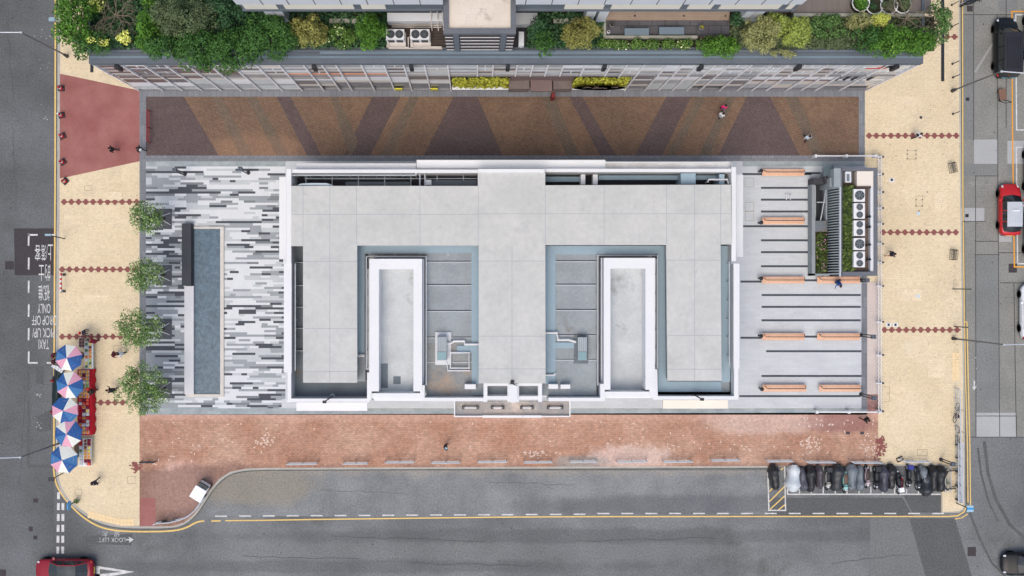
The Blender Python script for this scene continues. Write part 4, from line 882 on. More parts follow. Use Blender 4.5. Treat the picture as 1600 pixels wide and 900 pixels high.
t = thing('bollard_stub', 'small round pale stub beside the olive plant pot', 'post', (*W(951,49.5,zr+.3),zr)); X,Y = W(951,49.5,zr+.3); MB().cyl(X,Y,zr,zr+.3,.15,12,.11).build('post_body', M_ledge, t); MB().cyl(X,Y,zr+.3,zr+.34,.06).build('cap', M_dark, t)
for i,(a,b_) in enumerate([(1344,5),(1365.5,9.5),(1388,9),(1409,8)]):
    X,Y = W(a,b_,zr+.8); pts = [(X+.6*math.cos(k*math.pi/16),Y+.6*math.sin(k*math.pi/16)) for k in range(33)]
    t = thing('round_planter', f'round white rimmed planter on the roof deck, {ORD[i]} from the left', 'planter', (X,Y,zr+.35), group='round planters on the podium roof deck')
    q = MB(); q.tube([(x_,y_,zr+.95) for x_,y_ in pts],.045,6); q.build('rim', M_pw, t); MB().cyl(X,Y,zr+.35,zr+.85,.56,24).build('drum', M_soil, t)

# ------------------------------------------------ foliage
def leafmats(n, cols): return [mat(f'leaf_{n}_{i}', tuple(min(255,int(v*1.13)) for v in c), tuple(int(v*1.0) for v in c), scale=2, fine=.12, fscale=5, rough=.65, spec=.25) for i, c in enumerate(cols)]
LM = {'moss': leafmats('moss', [(70,88,40),(50,66,34),(98,112,54)]), 'deep': leafmats('deep', [(66,104,48),(50,84,40),(88,128,58)]), 'bright': leafmats('bright', [(82,124,44),(62,100,36),(112,152,58)]),
      'olive': leafmats('olive', [(140,140,78),(112,114,62),(168,166,96)]), 'lime': leafmats('lime', [(150,165,80),(112,132,60),(188,200,110)]),
      'grey': leafmats('grey', [(94,108,76),(78,92,64),(116,130,92)]), 'mid': leafmats('mid', [(92,124,68),(68,98,52),(124,152,90)]),
      'yellow': leafmats('yellow', [(222,224,120),(190,200,90),(238,238,160)]), 'hedge': leafmats('hedge', [(150,152,52),(118,120,40),(182,180,70)]),
      'varieg': leafmats('varieg', [(96,126,58),(66,96,44),(214,222,168)]), 'pale': leafmats('pale', [(150,152,100),(124,128,82),(176,178,124)]), 'blue': leafmats('blue', [(62,96,62),(46,76,50),(84,118,78)]),
      'plaza': leafmats('plaza', [(108,136,78),(84,114,60),(158,180,120)])}
M_bark = mat('bark', (96,84,70), (78,68,58), scale=3, fine=.2); M_bare = mat('bare_twig', (132,124,104), (108,100,86), scale=3, fine=.15)
def leaves(q, cx, cy, cz, rx, ry, rz, cover, ls, rng, clump=.55, top=-.25, w3=(.55,.3,.15), gap=0.0):
    """leaf-sized quads on the skins of many clumps spread through the crown"""
    q.smooth = False
    nc = max(6, int(3.8*(rx*ry)/(clump*clump)))
    for _ in range(nc):
        while True:
            a, b_, c = rng.uniform(-1,1), rng.uniform(-1,1), rng.uniform(top,1)
            d = a*a+b_*b_+c*c
            if .2 < d <= 1: break
        if rng.random() < gap: continue
        kx, ky, kz = cx+a*max(rx-clump*.55,.1), cy+b_*max(ry-clump*.55,.1), cz+c*max(rz-clump*.4,.1)
        cr = clump*rng.uniform(.6,1.15); shade = rng.random()
        nl = int(cover*cr*cr*3.1/(ls*ls)*2.6)
        for _ in range(nl):
            th = rng.uniform(0, 2*math.pi); u = rng.uniform(-.35,1); s_ = math.sqrt(max(0,1-u*u)); rr = cr*rng.uniform(.7,1.08)
            n = Vector((s_*math.cos(th), s_*math.sin(th), u)); p = Vector((kx,ky,kz))+n*rr
            n = (n+Vector((rng.gauss(0,.45),rng.gauss(0,.45),rng.gauss(0,.35)+.25))).normalized()
            t = n.orthogonal().normalized(); t = (Matrix.Rotation(rng.uniform(0,6.3),3,n) @ t); b2 = n.cross(t); L = ls*rng.uniform(.6,1.2); Wd = L*.6
            v = rng.random()*.6+shade*.4; q.cur = 0 if v < w3[0]+.0 else 1 if v < w3[0]+w3[1] else 2
            q.add([p-t*L*.5, p+b2*Wd*.5, p+t*L*.5, p-b2*Wd*.5], [(0,1,2,3)])
def limbs(q, x, y, z0, cz, rx, ry, rz, rng, r=.12, n=7):
    q.tube([(x,y,z0),(x+rng.uniform(-.05,.05),y,(z0+cz)/2),(x,y,cz)], r, 8, r*.6)
    for k in range(n):
        a = k*6.283/n+rng.uniform(-.3,.3); e = rng.uniform(.5,.85)
        q.tube([(x,y,cz-rz*rng.uniform(.4,.9)),(x+rx*e*.5*math.cos(a),y+ry*e*.5*math.sin(a),cz-rz*.1),(x+rx*e*math.cos(a),y+ry*e*math.sin(a),cz+rz*rng.uniform(0,.45))], r*.45, 5, r*.12)
def bush(px_, py_, rx, ry, h, kind, label, cat='tree', z0=None, ls=.2, cover=1.3, zc=None, clump=.5, name=None, gap=0, group=None, w3=(.55,.3,.15)):
    """crown centre px/py at the crown's own mid height; rx, ry in photograph px"""
    z0 = zr if z0 is None else z0; rz = h*.5 if zc is None else h*.5; cz = z0+h*.55 if zc is None else zc
    k = (HC-cz)/HC/S; X, Y = W(px_, py_, cz); rxm, rym = rx*k, ry*k
    rx *= 1.1; ry *= 1.08; cover *= 1.6
    rng = random.Random(int(px_*7+py_*13)); t = thing(name or ('bush' if h < 2.2 else 'tree'), label, cat, (X,Y,z0), group=group)
    q = MB(); leaves(q, X, Y, cz, rxm, rym, rz, cover, ls, rng, clump, gap=gap, w3=w3); q.build('crown', LM[kind], t)
    q = MB(); limbs(q, X, Y, z0, cz, rxm*.9, rym*.9, rz, rng, .05 if h < 2.2 else .11); q.build('trunk', M_bark, t)
    return t
def bare(px_, py_, rad, h, label, z0=None, seed=1, up=.75):
    z0 = zr if z0 is None else z0; cz = z0+h*.6; X, Y = W(px_,py_,cz); rng = random.Random(seed); t = thing('bare_tree', label, 'tree', (X,Y,z0)); R = rad/S/1.17
    tr = MB(); tr.tube([(X,Y,z0),(X,Y+.05,z0+h*.35)], .14, 8, .1); tr.build('trunk', M_bare, t); q = MB()
    def grow(p, d, L, r, lev):
        e = p+d*L; mid = (p+e)/2+Vector((rng.gauss(0,.06),rng.gauss(0,.06),rng.gauss(0,.04)))*L; q.tube([p,mid,e], r, 5 if lev < 2 else 4, r*.6)
        if lev >= 4: return
        for _ in range(3 if lev < 3 else 2):
            nd = (d+Vector((rng.gauss(0,.55),rng.gauss(0,.55),rng.gauss(0,.25)))).normalized(); grow(e, nd, L*rng.uniform(.6,.85), r*.6, lev+1)
    for k in range(8):
        a = k*6.283/8+rng.uniform(-.3,.3); grow(Vector((X,Y,z0+h*.33)), Vector((math.cos(a),math.sin(a),rng.uniform(.3,up))).normalized(), R*.38, .055, 0)
    q.build('branch', M_bare, t); return t
bush(118,28,30,62,3.6,'bright','tall bright green hedge tree at the far left end of the podium roof',clump=.6,ls=.24)
bush(142,72,31,23,3.0,'deep','round dark green tree at the south west corner of the podium roof',clump=.5)
bush(178,50,26,24,1.6,'blue','low dark green shrub in the shade behind the corner trees',ls=.2,cover=.9)
bush(153,66,22,6,1.8,'yellow','narrow streak of pale yellow leaves right of the corner tree',cat='shrub',clump=.2,ls=.14,cover=.8,gap=.35,z0=zr+1.2)
bush(197,60,11,11,2.4,'yellow','small shrub with pale lemon leaves between two green trees',cat='shrub',clump=.28,ls=.17,z0=zr+.6,gap=.1)
bare(172,18,42,4.2,'bare branching tree behind the left corner trees on the podium roof',seed=3)
bush(150,-4,20,22,2.6,'lime','light green leafy tree at the top left edge of the photo',gap=.2)
bush(233,2,13,13,3.0,'bright','small clipped bright green tree at the top edge left of the grey green conifer',clump=.35)
bush(236,52,26,34,3.0,'bright','bright green tree between the lemon shrub and the grey green conifer',clump=.5)
bush(262,70,42,26,3.0,'deep','green spreading tree over the facade near the left end of the podium',clump=.5)
bush(290,28,58,34,4.4,'grey','broad grey green feathery conifer on the podium roof',clump=.45,ls=.15,cover=1.2)
bush(350,22,36,26,3.2,'blue','dark bluish green tree left of the white tower block',clump=.5,gap=.12)
bush(318,78,52,34,3.4,'deep','large deep green tree in the middle of the left group overhanging the facade',clump=.55)
bush(368,82,48,34,3.6,'deep','deep green tree hanging farthest over the glass facade',clump=.55)
bush(420,58,50,38,3.6,'deep','rounded green tree at the right end of the left group',clump=.55)
bush(482,48,31,29,3.0,'olive','round olive yellow tree left of the variegated shrubs',clump=.4,ls=.16)
bush(531,58,26,21,1.4,'varieg','low variegated green and cream shrub mass between the olive tree and the clipped tree',cat='shrub',clump=.35,ls=.2,gap=.1)
bush(580,54,29,31,3.2,'bright','clipped bright green tree left of the condenser units',clump=.4,ls=.16)
bush(838,42,19,20,3.4,'blue','upper dark green half of the tall tree right of the stair tower',clump=.4,ls=.18); bush(851,68,20,24,3.0,'deep','green tree right of the stair tower reaching over the coping',clump=.4,ls=.18)
bush(910,54,33,27,3.0,'olive','round olive tree left of the dark tiled terrace',clump=.4,ls=.16)
bush(884,58,12,18,.8,'blue','low dark ground shrub between the two trees right of the stair tower',cat='shrub',ls=.16,clump=.3)
for i,x_ in enumerate(range(944,1096,25)): bush(x_,69,15,8.5,1.0,'varieg',f'low variegated hedge shrub below the stone benches, {ORD[i]} of seven from the left',cat='shrub',clump=.26,ls=.17,group='variegated hedge shrubs on the podium edge')
bush(1122,73,38,18,2.4,'bright','bright green spreading shrub left of the pale feathery trees',clump=.42,ls=.18)
bush(1152,28,14,14,1.6,'blue','dark green clipped bush below the tower columns',clump=.3,ls=.16)
bush(1188,54,36,32,3.4,'pale','pale olive feathery tree, left of the pair',clump=.38,ls=.14); bush(1208,38,24,20,3.4,'lime','yellowish green feathery tree behind the pale olive one',clump=.36,ls=.14)
bush(1238,50,32,26,3.2,'lime','light green feathery tree, right of the pale olive one',clump=.38,ls=.14,w3=(.7,.25,.05))
bush(1292,44,36,22,1.2,'mid','low mid green ground shrub in the right planting bed',cat='shrub',clump=.4,ls=.16,cover=1.1); bush(1295,66,34,11,1.0,'grey','low greyish brown shrub along the coping at the right bed',cat='shrub',clump=.3,ls=.14)
bush(1345,33,24,15,2.2,'pale','pale cream green shrub below the round planters',clump=.35,ls=.15); bush(1374,33,18,11,2.2,'yellow','bright lemon shrub below the round planters',clump=.3,ls=.15,w3=(.35,.55,.1))
bush(1352,63,28,20,2.8,'deep','dark green tree at the left of the right corner group',clump=.45); bush(1392,66,36,26,3.2,'bright','bright green tree in the middle of the right corner group',clump=.5)
bush(1436,70,28,24,3.2,'bright','green tree at the right corner of the podium roof',clump=.5); bush(1462,38,20,36,3.4,'mid','tall mid green tree on the east edge of the podium roof',clump=.5,ls=.2)
bush(1394,78,14,10,2.0,'grey','sparse brownish twig shrub hanging over the facade lantern',cat='shrub',clump=.25,ls=.12,gap=.4)
bare(1425,24,48,4.0,'bare branching tree in the right corner group on the podium roof',seed=8)
bush(1344,4,10,13,.8,'bright','bright green plant growing in the leftmost round planter',cat='plant',clump=.25,ls=.16,z0=zr+.8)
bush(1365,9,7,7,.4,'blue','dark sparse plant in the second round planter',cat='plant',clump=.2,ls=.12,z0=zr+.8,cover=.6); bush(1388,7,10,10,.7,'grey','brownish twiggy plant in the third round planter',cat='plant',clump=.22,ls=.12,z0=zr+.8,gap=.3); bush(1412,5,12,12,.8,'grey','twiggy plant in the fourth round planter',cat='plant',clump=.22,ls=.12,z0=zr+.8,gap=.3)
bush(1225,84,26,7,1.4,'pale','thin pale trailing twigs hanging over the coping under the pale trees',cat='shrub',clump=.2,ls=.1,gap=.45)
def cover(a,b_,c,d,kind,n,label):
    rng = random.Random(int(a)); q = MB()
    for _ in range(n):
        X,Y = W(rng.uniform(a,c),rng.uniform(b_,d),zr+.3); n_ = Vector((rng.gauss(0,.5),rng.gauss(0,.5),1)).normalized(); t_ = Matrix.Rotation(rng.uniform(0,6),3,n_) @ n_.orthogonal(); b2 = n_.cross(t_); L = rng.uniform(.1,.26)
        p = Vector((X,Y,zr+.08+rng.uniform(0,.45))); q.cur = rng.choice([0,0,1,1,2]); q.add([p-t_*L*.5,p+b2*L*.3,p+t_*L*.5,p-b2*L*.3],[(0,1,2,3)])
    tag(q.build('ground_cover', LM[kind]), label, 'ground cover', kind='stuff')
cover(142,-20,605,77,'blue',9000,'low dark ground cover filling the left planting bed on the podium roof')
cover(824,20,943,77,'blue',1600,'low dark ground cover between the trees right of the stair tower')
cover(1142,28,1440,77,'grey',6000,'low dull green ground cover filling the right planting bed on the podium roof')
# green walls at the entrance
def hedgebox(x0,x1,z0,z1,y0,depth,label,kind='hedge'):
    rng = random.Random(int(x0*100)); t = thing('green_wall', label, 'hedge', ((x0+x1)/2,y0,z0)); q = MB()
    for _ in range(int((x1-x0)*(z1-z0)*75)):
        p = Vector((rng.uniform(x0,x1),y0-rng.uniform(0,depth),rng.uniform(z0,z1))); n = Vector((rng.gauss(0,.5),-1,rng.gauss(.5,.5))).normalized(); t_ = Matrix.Rotation(rng.uniform(0,6),3,n) @ n.orthogonal(); b2 = n.cross(t_); L = .2
        q.cur = rng.choice([0,0,1,2]); q.add([p-t_*L*.5,p+b2*L*.35,p+t_*L*.5,p-b2*L*.35],[(0,1,2,3)])
    q.build('foliage', LM[kind], t); MB().box(x0-.1,y0-depth-.08,z0-.12,x1+.1,y0,z0).build('trough', M_pw, t); MB().box(x0,y0-.04,z0,x1,y0,z1).build('backing', M_soil, t); return t
hedgebox(W(708,0,3.5)[0],W(794,0,3.5)[0],2.2,5.9,yf-.02,.25,'yellow green planted wall left of the podium entrance')
hw = hedgebox(W(895,0,3.5)[0],W(979,0,3.5)[0],2.2,5.9,yf-.02,.25,'yellow green planted wall with oval emblem right of the podium entrance')
q = MB(); cx_ = W(937,0,4)[0]; q.add([(cx_+2.1*math.cos(k*math.pi/14),yf-.5,3.7+.95*math.sin(k*math.pi/14)) for k in range(28)],[tuple(range(27,-1,-1)),tuple(range(28))]); q.build('oval_emblem', plain('emblem_tan',(205,176,140),.7), hw)
q = MB(); rng = random.Random(2)
for k in range(16): xx = cx_+rng.uniform(-1.4,1.2); zz = 3.7+rng.uniform(-.35,.4); q.box(xx,yf-.53,zz,xx+rng.uniform(.1,.4),yf-.505,zz+.12)
q.build('emblem_relief', M_pb, hw)
# plaza trees
def plaza_tree(px_, py_, bx, by, r, label, gap=.22):
    cz = 4.4; X, Y = W(px_,py_,cz); BX, BY = W(bx,by,.15); k = (HC-cz)/HC/S; rng = random.Random(int(px_+py_))
    t = thing('plaza_tree', label, 'tree', (BX,BY,.13), group='young trees between the plaza and the pavement'); q = MB()
    leaves(q, X, Y, cz, r*k*1.05, r*k*1.0, 1.3, .85, .15, rng, .36, top=-.7, gap=gap*.4, w3=(.5,.2,.3))
    leaves(q, X, Y, cz-.2, r*k*.8, r*k*.75, 1.0, .8, .2, rng, .42, top=-.5, gap=gap*.5, w3=(.5,.4,.1)); q.build('crown', LM['plaza'], t)
    q = MB(); q.tube([(BX,BY,.13),(BX,BY,1.5),(X,Y,cz-.4)], .09, 8, .06)
    for j in range(11):
        a = j*.571+rng.uniform(-.2,.2); e = rng.uniform(.5,.9); q.tube([(X+(BX-X)*.3,Y,cz-1.4),(X+r*k*e*.5*math.cos(a),Y+r*k*e*.5*math.sin(a),cz-.3),(X+r*k*e*math.cos(a),Y+r*k*e*math.sin(a),cz+rng.uniform(0,.5))],.035,5,.012)
    q.build('trunk', M_bark, t)
    for dx, dy in ((9,-9),(9,9),(-4,10)):
        q = MB(); A = W(bx+dx,by+dy,.15); q.tube([(*A,.15),(BX+.02,BY,2.1)], .035, 5); q.build('stake', M_ledge, t)
    q = MB(); q.pbox(243,by-16,268.5,by+16,.145,.13); q.build('tree_pit', mat('tree_pit_gravel',(92,95,100),(78,80,84),scale=3,fine=.25), t)
plaza_tree(230,340,257,342,29,'young green tree nearest the top of the row beside the striped plaza',.12)
plaza_tree(228,431,257,430,31,'second young tree from the top, beside the black screen wall',.15)
plaza_tree(216,515,256,514,38,'third young tree from the top, with an open airy crown',.28)
plaza_tree(222,607,257,606,43,'bottom and widest young tree of the row beside the striped plaza',.25)
# kiosk greenery
def strip_plants(a,b_,c,d,z,n,kind,label,ls=.2,h=.3,par=None):
    rng = random.Random(int(a)); q = MB()
    for _ in range(n):
        X,Y = W(rng.uniform(a,c),rng.uniform(b_,d),z); n_ = Vector((rng.gauss(0,.5),rng.gauss(0,.5),1)).normalized(); t_ = Matrix.Rotation(rng.uniform(0,6),3,n_) @ n_.orthogonal(); b2 = n_.cross(t_); L = ls*rng.uniform(.6,1.3)
        p = Vector((X,Y,z+rng.uniform(0,h))); q.cur = rng.choice([0,0,1,1,2]); q.add([p-t_*L*.6,p+b2*L*.22,p+t_*L*.6,p-b2*L*.22],[(0,1,2,3)])
    return tag(q.build('low_planting', LM[kind]), label, 'plants')
strip_plants(1317,292,1332,423,zk-.33,1500,'moss','dense dark green creeper strip in the kiosk roof trough',.3,.35)
strip_plants(1275,364,1292,426,1.0,300,'olive','dry grassy planting in the low planter west of the louvres',.2,.2)
strip_plants(1275,364,1292,426,1.05,420,'moss','green weeds in the low planter west of the louvres',.2,.25)
q = MB(); rng = random.Random(4)
for _ in range(16): X,Y = W(rng.uniform(1287,1292) if rng.random()<.7 else rng.uniform(1276,1290),rng.uniform(364,426),1.3); q.ball(X,Y,1.3,.05,n=6,m=4)
tag(q.build('pink_flowers', plain('flower_pink',(214,140,196))), 'small pink flowers scattered in the low kiosk planter', 'flowers', kind='stuff')
for nm,(x_,y_,r_) in {'tuft at the foot of the blue round sign':(120,785,7),'tuft under the railing at the lower right pavement':(1480,754,5),'second tuft at the upper end of the bicycle racks':(1479,732,4)}.items():
    bush(x_,y_,r_,r_,.5,'mid','small green weed '+nm,cat='weeds',z0=.13,ls=.12,clump=.15,cover=.5,gap=.3,name='weeds')
# ------------------------------------------------ vehicles
M_paint_r = mat('car_paint_red', (146,20,42), (136,16,36), scale=.5, fine=.02, rough=.3, spec=.5); M_paint_taxi = mat('taxi_paint_red', (196,34,38), None, fine=.02, rough=.3, spec=.6)
M_paint_k = mat('car_paint_black', (26,29,33), None, fine=.03, rough=.35, spec=.3); M_paint_w = mat('car_paint_white', (236,239,242), None, fine=.02, rough=.3, spec=.5)
M_paint_s = mat('taxi_roof_silver', (196,202,208), (188,194,200), fine=.03, rough=.35, spec=.5); M_cglass = mat('car_glass', (30,36,40), (44,52,56), scale=1.2, contrast=1.5, fine=.04, rough=.08, spec=.9)
M_cglr = mat('car_roof_glass', (50,57,62), (72,82,86), scale=1.2, contrast=1.6, fine=.05, rough=.4, spec=.25)
M_lampw = plain('headlamp', (215,222,230), .2); M_lampr = plain('tail_lamp', (170,30,30), .3); M_plate = plain('plate_yellow', (240,200,60), .5)
def hull(q, st, half):
    """st: list of (x, halfwidth, zlow, zside, ztop, crown inset); loft a smooth body"""
    n = 11; rings = []
    for x, hw, zl, zs_, zt2, ins in st:
        prof = [(hw*.86,zl),(hw*.97,zl+.12),(hw,(zl+zs_)/2),(hw*.985,zs_),(hw-ins*.45,zs_+(zt2-zs_)*.62),(hw-ins,zt2-.015)]
        pts = [(-y, z) for y, z in prof]+[(0, zt2+.02)]+[(y, z) for y, z in reversed(prof)]
        rings.append([(x, y, z) for y, z in pts])
    m = len(rings[0]); fs = []
    for i in range(len(rings)-1):
        for k in range(m-1): fs.append((i*m+k, (i+1)*m+k, (i+1)*m+k+1, i*m+k+1))
        fs.append((i*m+m-1, (i+1)*m+m-1, (i+1)*m, i*m))
    fs.append(tuple(range(m))); fs.append(tuple((len(rings)-1)*m+k for k in range(m-1, -1, -1)))
    q.smooth = True; q.add([p for r in rings for p in r], fs); q.smooth = False
def car(name, label, kind, paint, roofm, px_, py_, zc, heading, L=4.7, Wd=1.85, Hh=1.45, extra=None, cat='car'):
    """built nose towards +x; px/py is the centre of the footprint"""
    X, Y = W(px_, py_, .0); t = thing(name, label, cat, (X,Y,.006), heading); h = L/2; w2 = Wd/2; B_ = lambda q, nm, m, p=None: q.build(nm, m, p or t, local=True)
    if kind == 'sedan': nose, wind, rf, rr, tail, belt, hood = .0, 1.25, 2.05, 3.45, 4.25, .92, .80
    if kind == 'taxi': nose, wind, rf, rr, tail, belt, hood = .0, 1.15, 1.75, 3.9, 4.35, .95, .88
    if kind == 'van': nose, wind, rf, rr, tail, belt, hood = .0, .95, 1.45, 4.45, 4.75, 1.05, 1.0
    sc_ = L/4.7; f = lambda s_: h-s_*sc_
    q = MB(); deck_ = belt if kind != 'sedan' else .98
    hull(q, [(f(-.02),w2*.4,.4,.5,.54,.1),(f(.04),w2*.62,.32,.54,.6,.12),(f(.16),w2*.8,.26,.58,.66,.14),(f(.34),w2*.91,.22,.62,.72,.16),(f(.55),w2*.965,.2,.66,hood-.04,.2),(f(wind*.8),w2*.99,.2,.74,hood+.04,.22),(f(wind+.15),w2,.2,.8,belt,.16),(f(2.4),w2,.2,.82,belt+.02,.1),(f(3.6),w2,.2,.84,belt+.03,.12),(f(4.2),w2*.97,.22,.84,deck_,.18),(f(4.45),w2*.91,.26,.8,deck_-.03,.2),(f(4.6),w2*.8,.3,.74,deck_-.09,.2),(f(4.7),w2*.58,.42,.66,.76,.15)], h)
    body = B_(q, 'body', paint)
    g = MB(); bw = w2*.9; rw = w2*(.66 if kind == 'sedan' else .72 if kind == 'taxi' else .8)
    P = [[(f(wind),bw*.9,belt),(f(rf),rw*.97,Hh-.03),(f(rr),rw*.95,Hh-.03),(f(tail),bw*.86,deck_+.02)]]
    a0,a1,a2,a3 = P[0]; mid1 = (f(wind+.45),bw,belt+.02); mid2 = (f(tail-.45),bw,belt+.03)
    vs = []
    for sgn in (1,-1): vs += [(a0[0],a0[1]*sgn,a0[2]),(mid1[0],mid1[1]*sgn,mid1[2]),(mid2[0],mid2[1]*sgn,mid2[2]),(a3[0],a3[1]*sgn,a3[2]),(a2[0],a2[1]*sgn,a2[2]),(a1[0],a1[1]*sgn,a1[2])]
    vs += [(a0[0]+.12,0,a0[2]+.03),(a1[0]+.05,0,Hh),(a2[0]-.03,0,Hh),(a3[0]-.08,0,a3[2]+.03)]
    g.add(vs, [(0,1,5),(1,2,4,5),(2,3,4),(7,6,11),(8,7,11,10),(9,8,10),(0,5,13,12),(12,13,11,6),(3,15,14,4),(15,9,10,14)])
    gl = B_(g, 'windscreen_and_windows', M_cglass)
    r = MB(); z0 = Hh-.01; o = .04
    for i_, (xa, xb) in enumerate([(a1[0]+o,a2[0]-o)]):
        nx = 6; 
        for j in range(nx):
            x0_, x1_ = xa+(xb-xa)*j/nx, xa+(xb-xa)*(j+1)/nx; 
            c0, c1 = .04*math.sin(math.pi*j/nx), .04*math.sin(math.pi*(j+1)/nx)
            ys = [-rw-.01,-rw*.85,-rw*.4,rw*.4,rw*.85,rw+.01]; zs2 = [-.06,0,.02,.02,0,-.06]
            for k in range(5): r.add([(x0_,ys[k],z0+zs2[k]+c0),(x1_,ys[k],z0+zs2[k]+c1),(x1_,ys[k+1],z0+zs2[k+1]+c1),(x0_,ys[k+1],z0+zs2[k+1]+c0)],[(0,3,2,1)] if xb > xa else [(0,1,2,3)])
    rf_ = B_(r, 'roof', roofm)
    if kind in ('taxi','van'):
        r = MB()
        for k in range(5 if kind == 'taxi' else 7): yy = -rw*.7+k*rw*1.4/(4 if kind == 'taxi' else 6); r.box(a2[0]+.25,yy-.02,Hh+.0,a1[0]-.4,yy+.02,Hh+.065)
        B_(r, 'roof_rib', roofm, rf_)
    else:
        r = MB(); 
        for sgn in (1,-1): r.tube([(a0[0]-.02,a0[1]*sgn,a0[2]+.02),(a1[0],a1[1]*sgn,a1[2]+.03),(a2[0],a2[1]*sgn,a2[2]+.03),(a3[0],a3[1]*sgn,a3[2]+.02)],.05,6)
        B_(r, 'roof_rail', paint, rf_)
    r = MB()
    for xx in (f(2.45), f(3.45)):
        for sgn in (1,-1): r.tube([(xx,bw*1.0*sgn,belt+.02),(xx-.05,rw*1.0*sgn,Hh-.05)],.035,5)
    B_(r, 'door_pillar', paint)
    for sgn in (1,-1):
        for xx in (f(.85), f(3.75)):
            q = MB(); q.add([(xx+.33*math.cos(k*math.pi/10),sgn*(w2-.18),.33+.33*math.sin(k*math.pi/10)) for k in range(20)]+[(xx+.33*math.cos(k*math.pi/10),sgn*(w2+.02),.33+.33*math.sin(k*math.pi/10)) for k in range(20)],
               [(k,(k+1)%20,20+(k+1)%20,20+k) for k in range(20)]+[tuple(range(20)),tuple(range(39,19,-1))]); wh = B_(q, 'wheel', M_rubber)
            q = MB(); q.add([(xx+.21*math.cos(k*math.pi/8),sgn*(w2+.03),.33+.21*math.sin(k*math.pi/8)) for k in range(16)],[tuple(range(16)),tuple(range(15,-1,-1))]); B_(q, 'rim', M_steel, wh)
        q = MB(); q.box(f(wind+.35)-.09,sgn*(w2+.02),belt,f(wind+.35)+.09,sgn*(w2+.2),belt+.13); B_(q, 'mirror', paint)
        q = MB(); q.ball(f(.3),sgn*w2*.72,.62,.2,.1,.08); B_(q, 'headlight', M_lampw)
        q = MB(); q.ball(f(4.52),sgn*w2*.76,.78,.14,.16,.09); B_(q, 'taillight', M_lampr)
    q = MB(); q.box(f(4.7)-.03,-.26,.5,f(4.7)+.05,.26,.62); B_(q, 'number_plate', M_plate); q = MB(); q.box(f(4.55),-w2*.7,.3,f(4.72),w2*.7,.42); B_(q, 'rear_bumper', M_dark)
    if extra: extra(t, f, rw, Hh, B_)
    return t
car('red_car', 'dark red car with black glass roof driving at the bottom left corner', 'sedan', M_paint_r, M_cglr, 106, 888, .7, math.pi, 4.75, 1.9, 1.44)
def taxi_x(t, f, rw, Hh, B_):
    q = MB(); q.box(f(2.5)-.05,-.28,Hh+.03,f(2.5)+.05,.28,Hh+.15); B_(q, 'taxi_sign', M_paint_w)
    q = MB(); q.box(f(1.22)-.04,-.12,.99,f(1.22)+.04,.12,1.05); B_(q, 'hire_light', plain('hire_green',(140,230,90),.4))
car('taxi', 'red city taxi with silver roof facing up on the right road', 'taxi', M_paint_taxi, M_paint_s, 1572, 328.5, .7, math.pi/2, 4.2, 1.72, 1.52, taxi_x, 'taxi')
def van_x(t, f, rw, Hh, B_):
    q = MB(); q.box(f(4.71)-.1,-.5,.95,f(4.71),.5,1.05); B_(q, 'rear_badge_strip', plain('cyan_strip',(90,190,225),.5))
car('black_van', 'black people carrier van with ribbed roof parked at the top right', 'van', M_paint_k, mat('van_roof',(44,46,52),None,rough=.4,fine=.05), 1566, 77, 1, math.pi/2, 4.9, 1.86, 1.95, van_x, 'van')
car('white_car', 'white car cut off by the right edge beside the empty bay', 'sedan', M_paint_w, M_cglass, 1606, 487, .7, math.pi/2, 4.5, 1.8, 1.45)
car('black_car', 'glossy black car at the bottom right corner', 'sedan', M_paint_k, M_cglr, 1604, 878, .7, math.pi, 4.7, 1.85, 1.44)
car('parked_saloon', 'dark car inside the parking bay at the right edge, level with the black van', 'sedan', M_paint_k, M_cglass, 1614, 62, .7, math.pi/2, 4.6, 1.8, 1.42)
car('parked_saloon', 'dark red car inside the parking bay at the right edge, just above the taxi', 'sedan', mat('car_paint_maroon',(90,30,34),None,rough=.25,fine=.03), M_cglass, 1613, 268, .7, math.pi/2, 4.2, 1.75, 1.42)
car('parked_saloon', 'grey car inside the parking bay at the right edge, just below the taxi', 'sedan', mat('car_paint_grey',(120,126,132),None,rough=.25,fine=.03), M_cglass, 1613, 366, .7, math.pi/2, 4.2, 1.75, 1.42)
car('grey_estate_car', 'dark car at the left edge of the top left road', 'sedan', M_paint_k, M_cglass, -40, 30, .7, -math.pi/2, 4.6, 1.8, 1.42)

# ------------------------------------------------ motorcycles
def wheel2(t, x, r=.29, B_=None, nm='wheel'):
    q = MB(); q.tube([(x+r*math.cos(k*math.pi/10),0,r+.01+r*math.sin(k*math.pi/10)) for k in range(21)], .055, 6); w_ = q.build(nm, M_rubber, t, local=True)
    q = MB(); 
    for k in range(5): a = k*math.pi*2/5; q.tube([(x,0,r),(x+r*.95*math.cos(a),0,r+r*.95*math.sin(a))],.02,4)
    q.tube([(x,-.07,r),(x,.07,r)],.07,8); q.build('rim', M_steel, w_, local=True)
def ebody(q, st):
    m = 10; rings = [[(x, cy+hw*math.cos(2*math.pi*k/m), z0+hh*math.sin(2*math.pi*k/m)) for k in range(m)] for x, cy, hw, z0, hh in st]
    fs = [(i*m+k,(i+1)*m+k,(i+1)*m+(k+1)%m,i*m+(k+1)%m) for i in range(len(st)-1) for k in range(m)]+[tuple(range(m)),tuple((len(st)-1)*m+k for k in range(m-1,-1,-1))]
    q.smooth = True; q.add([p for r in rings for p in r], fs); q.smooth = False
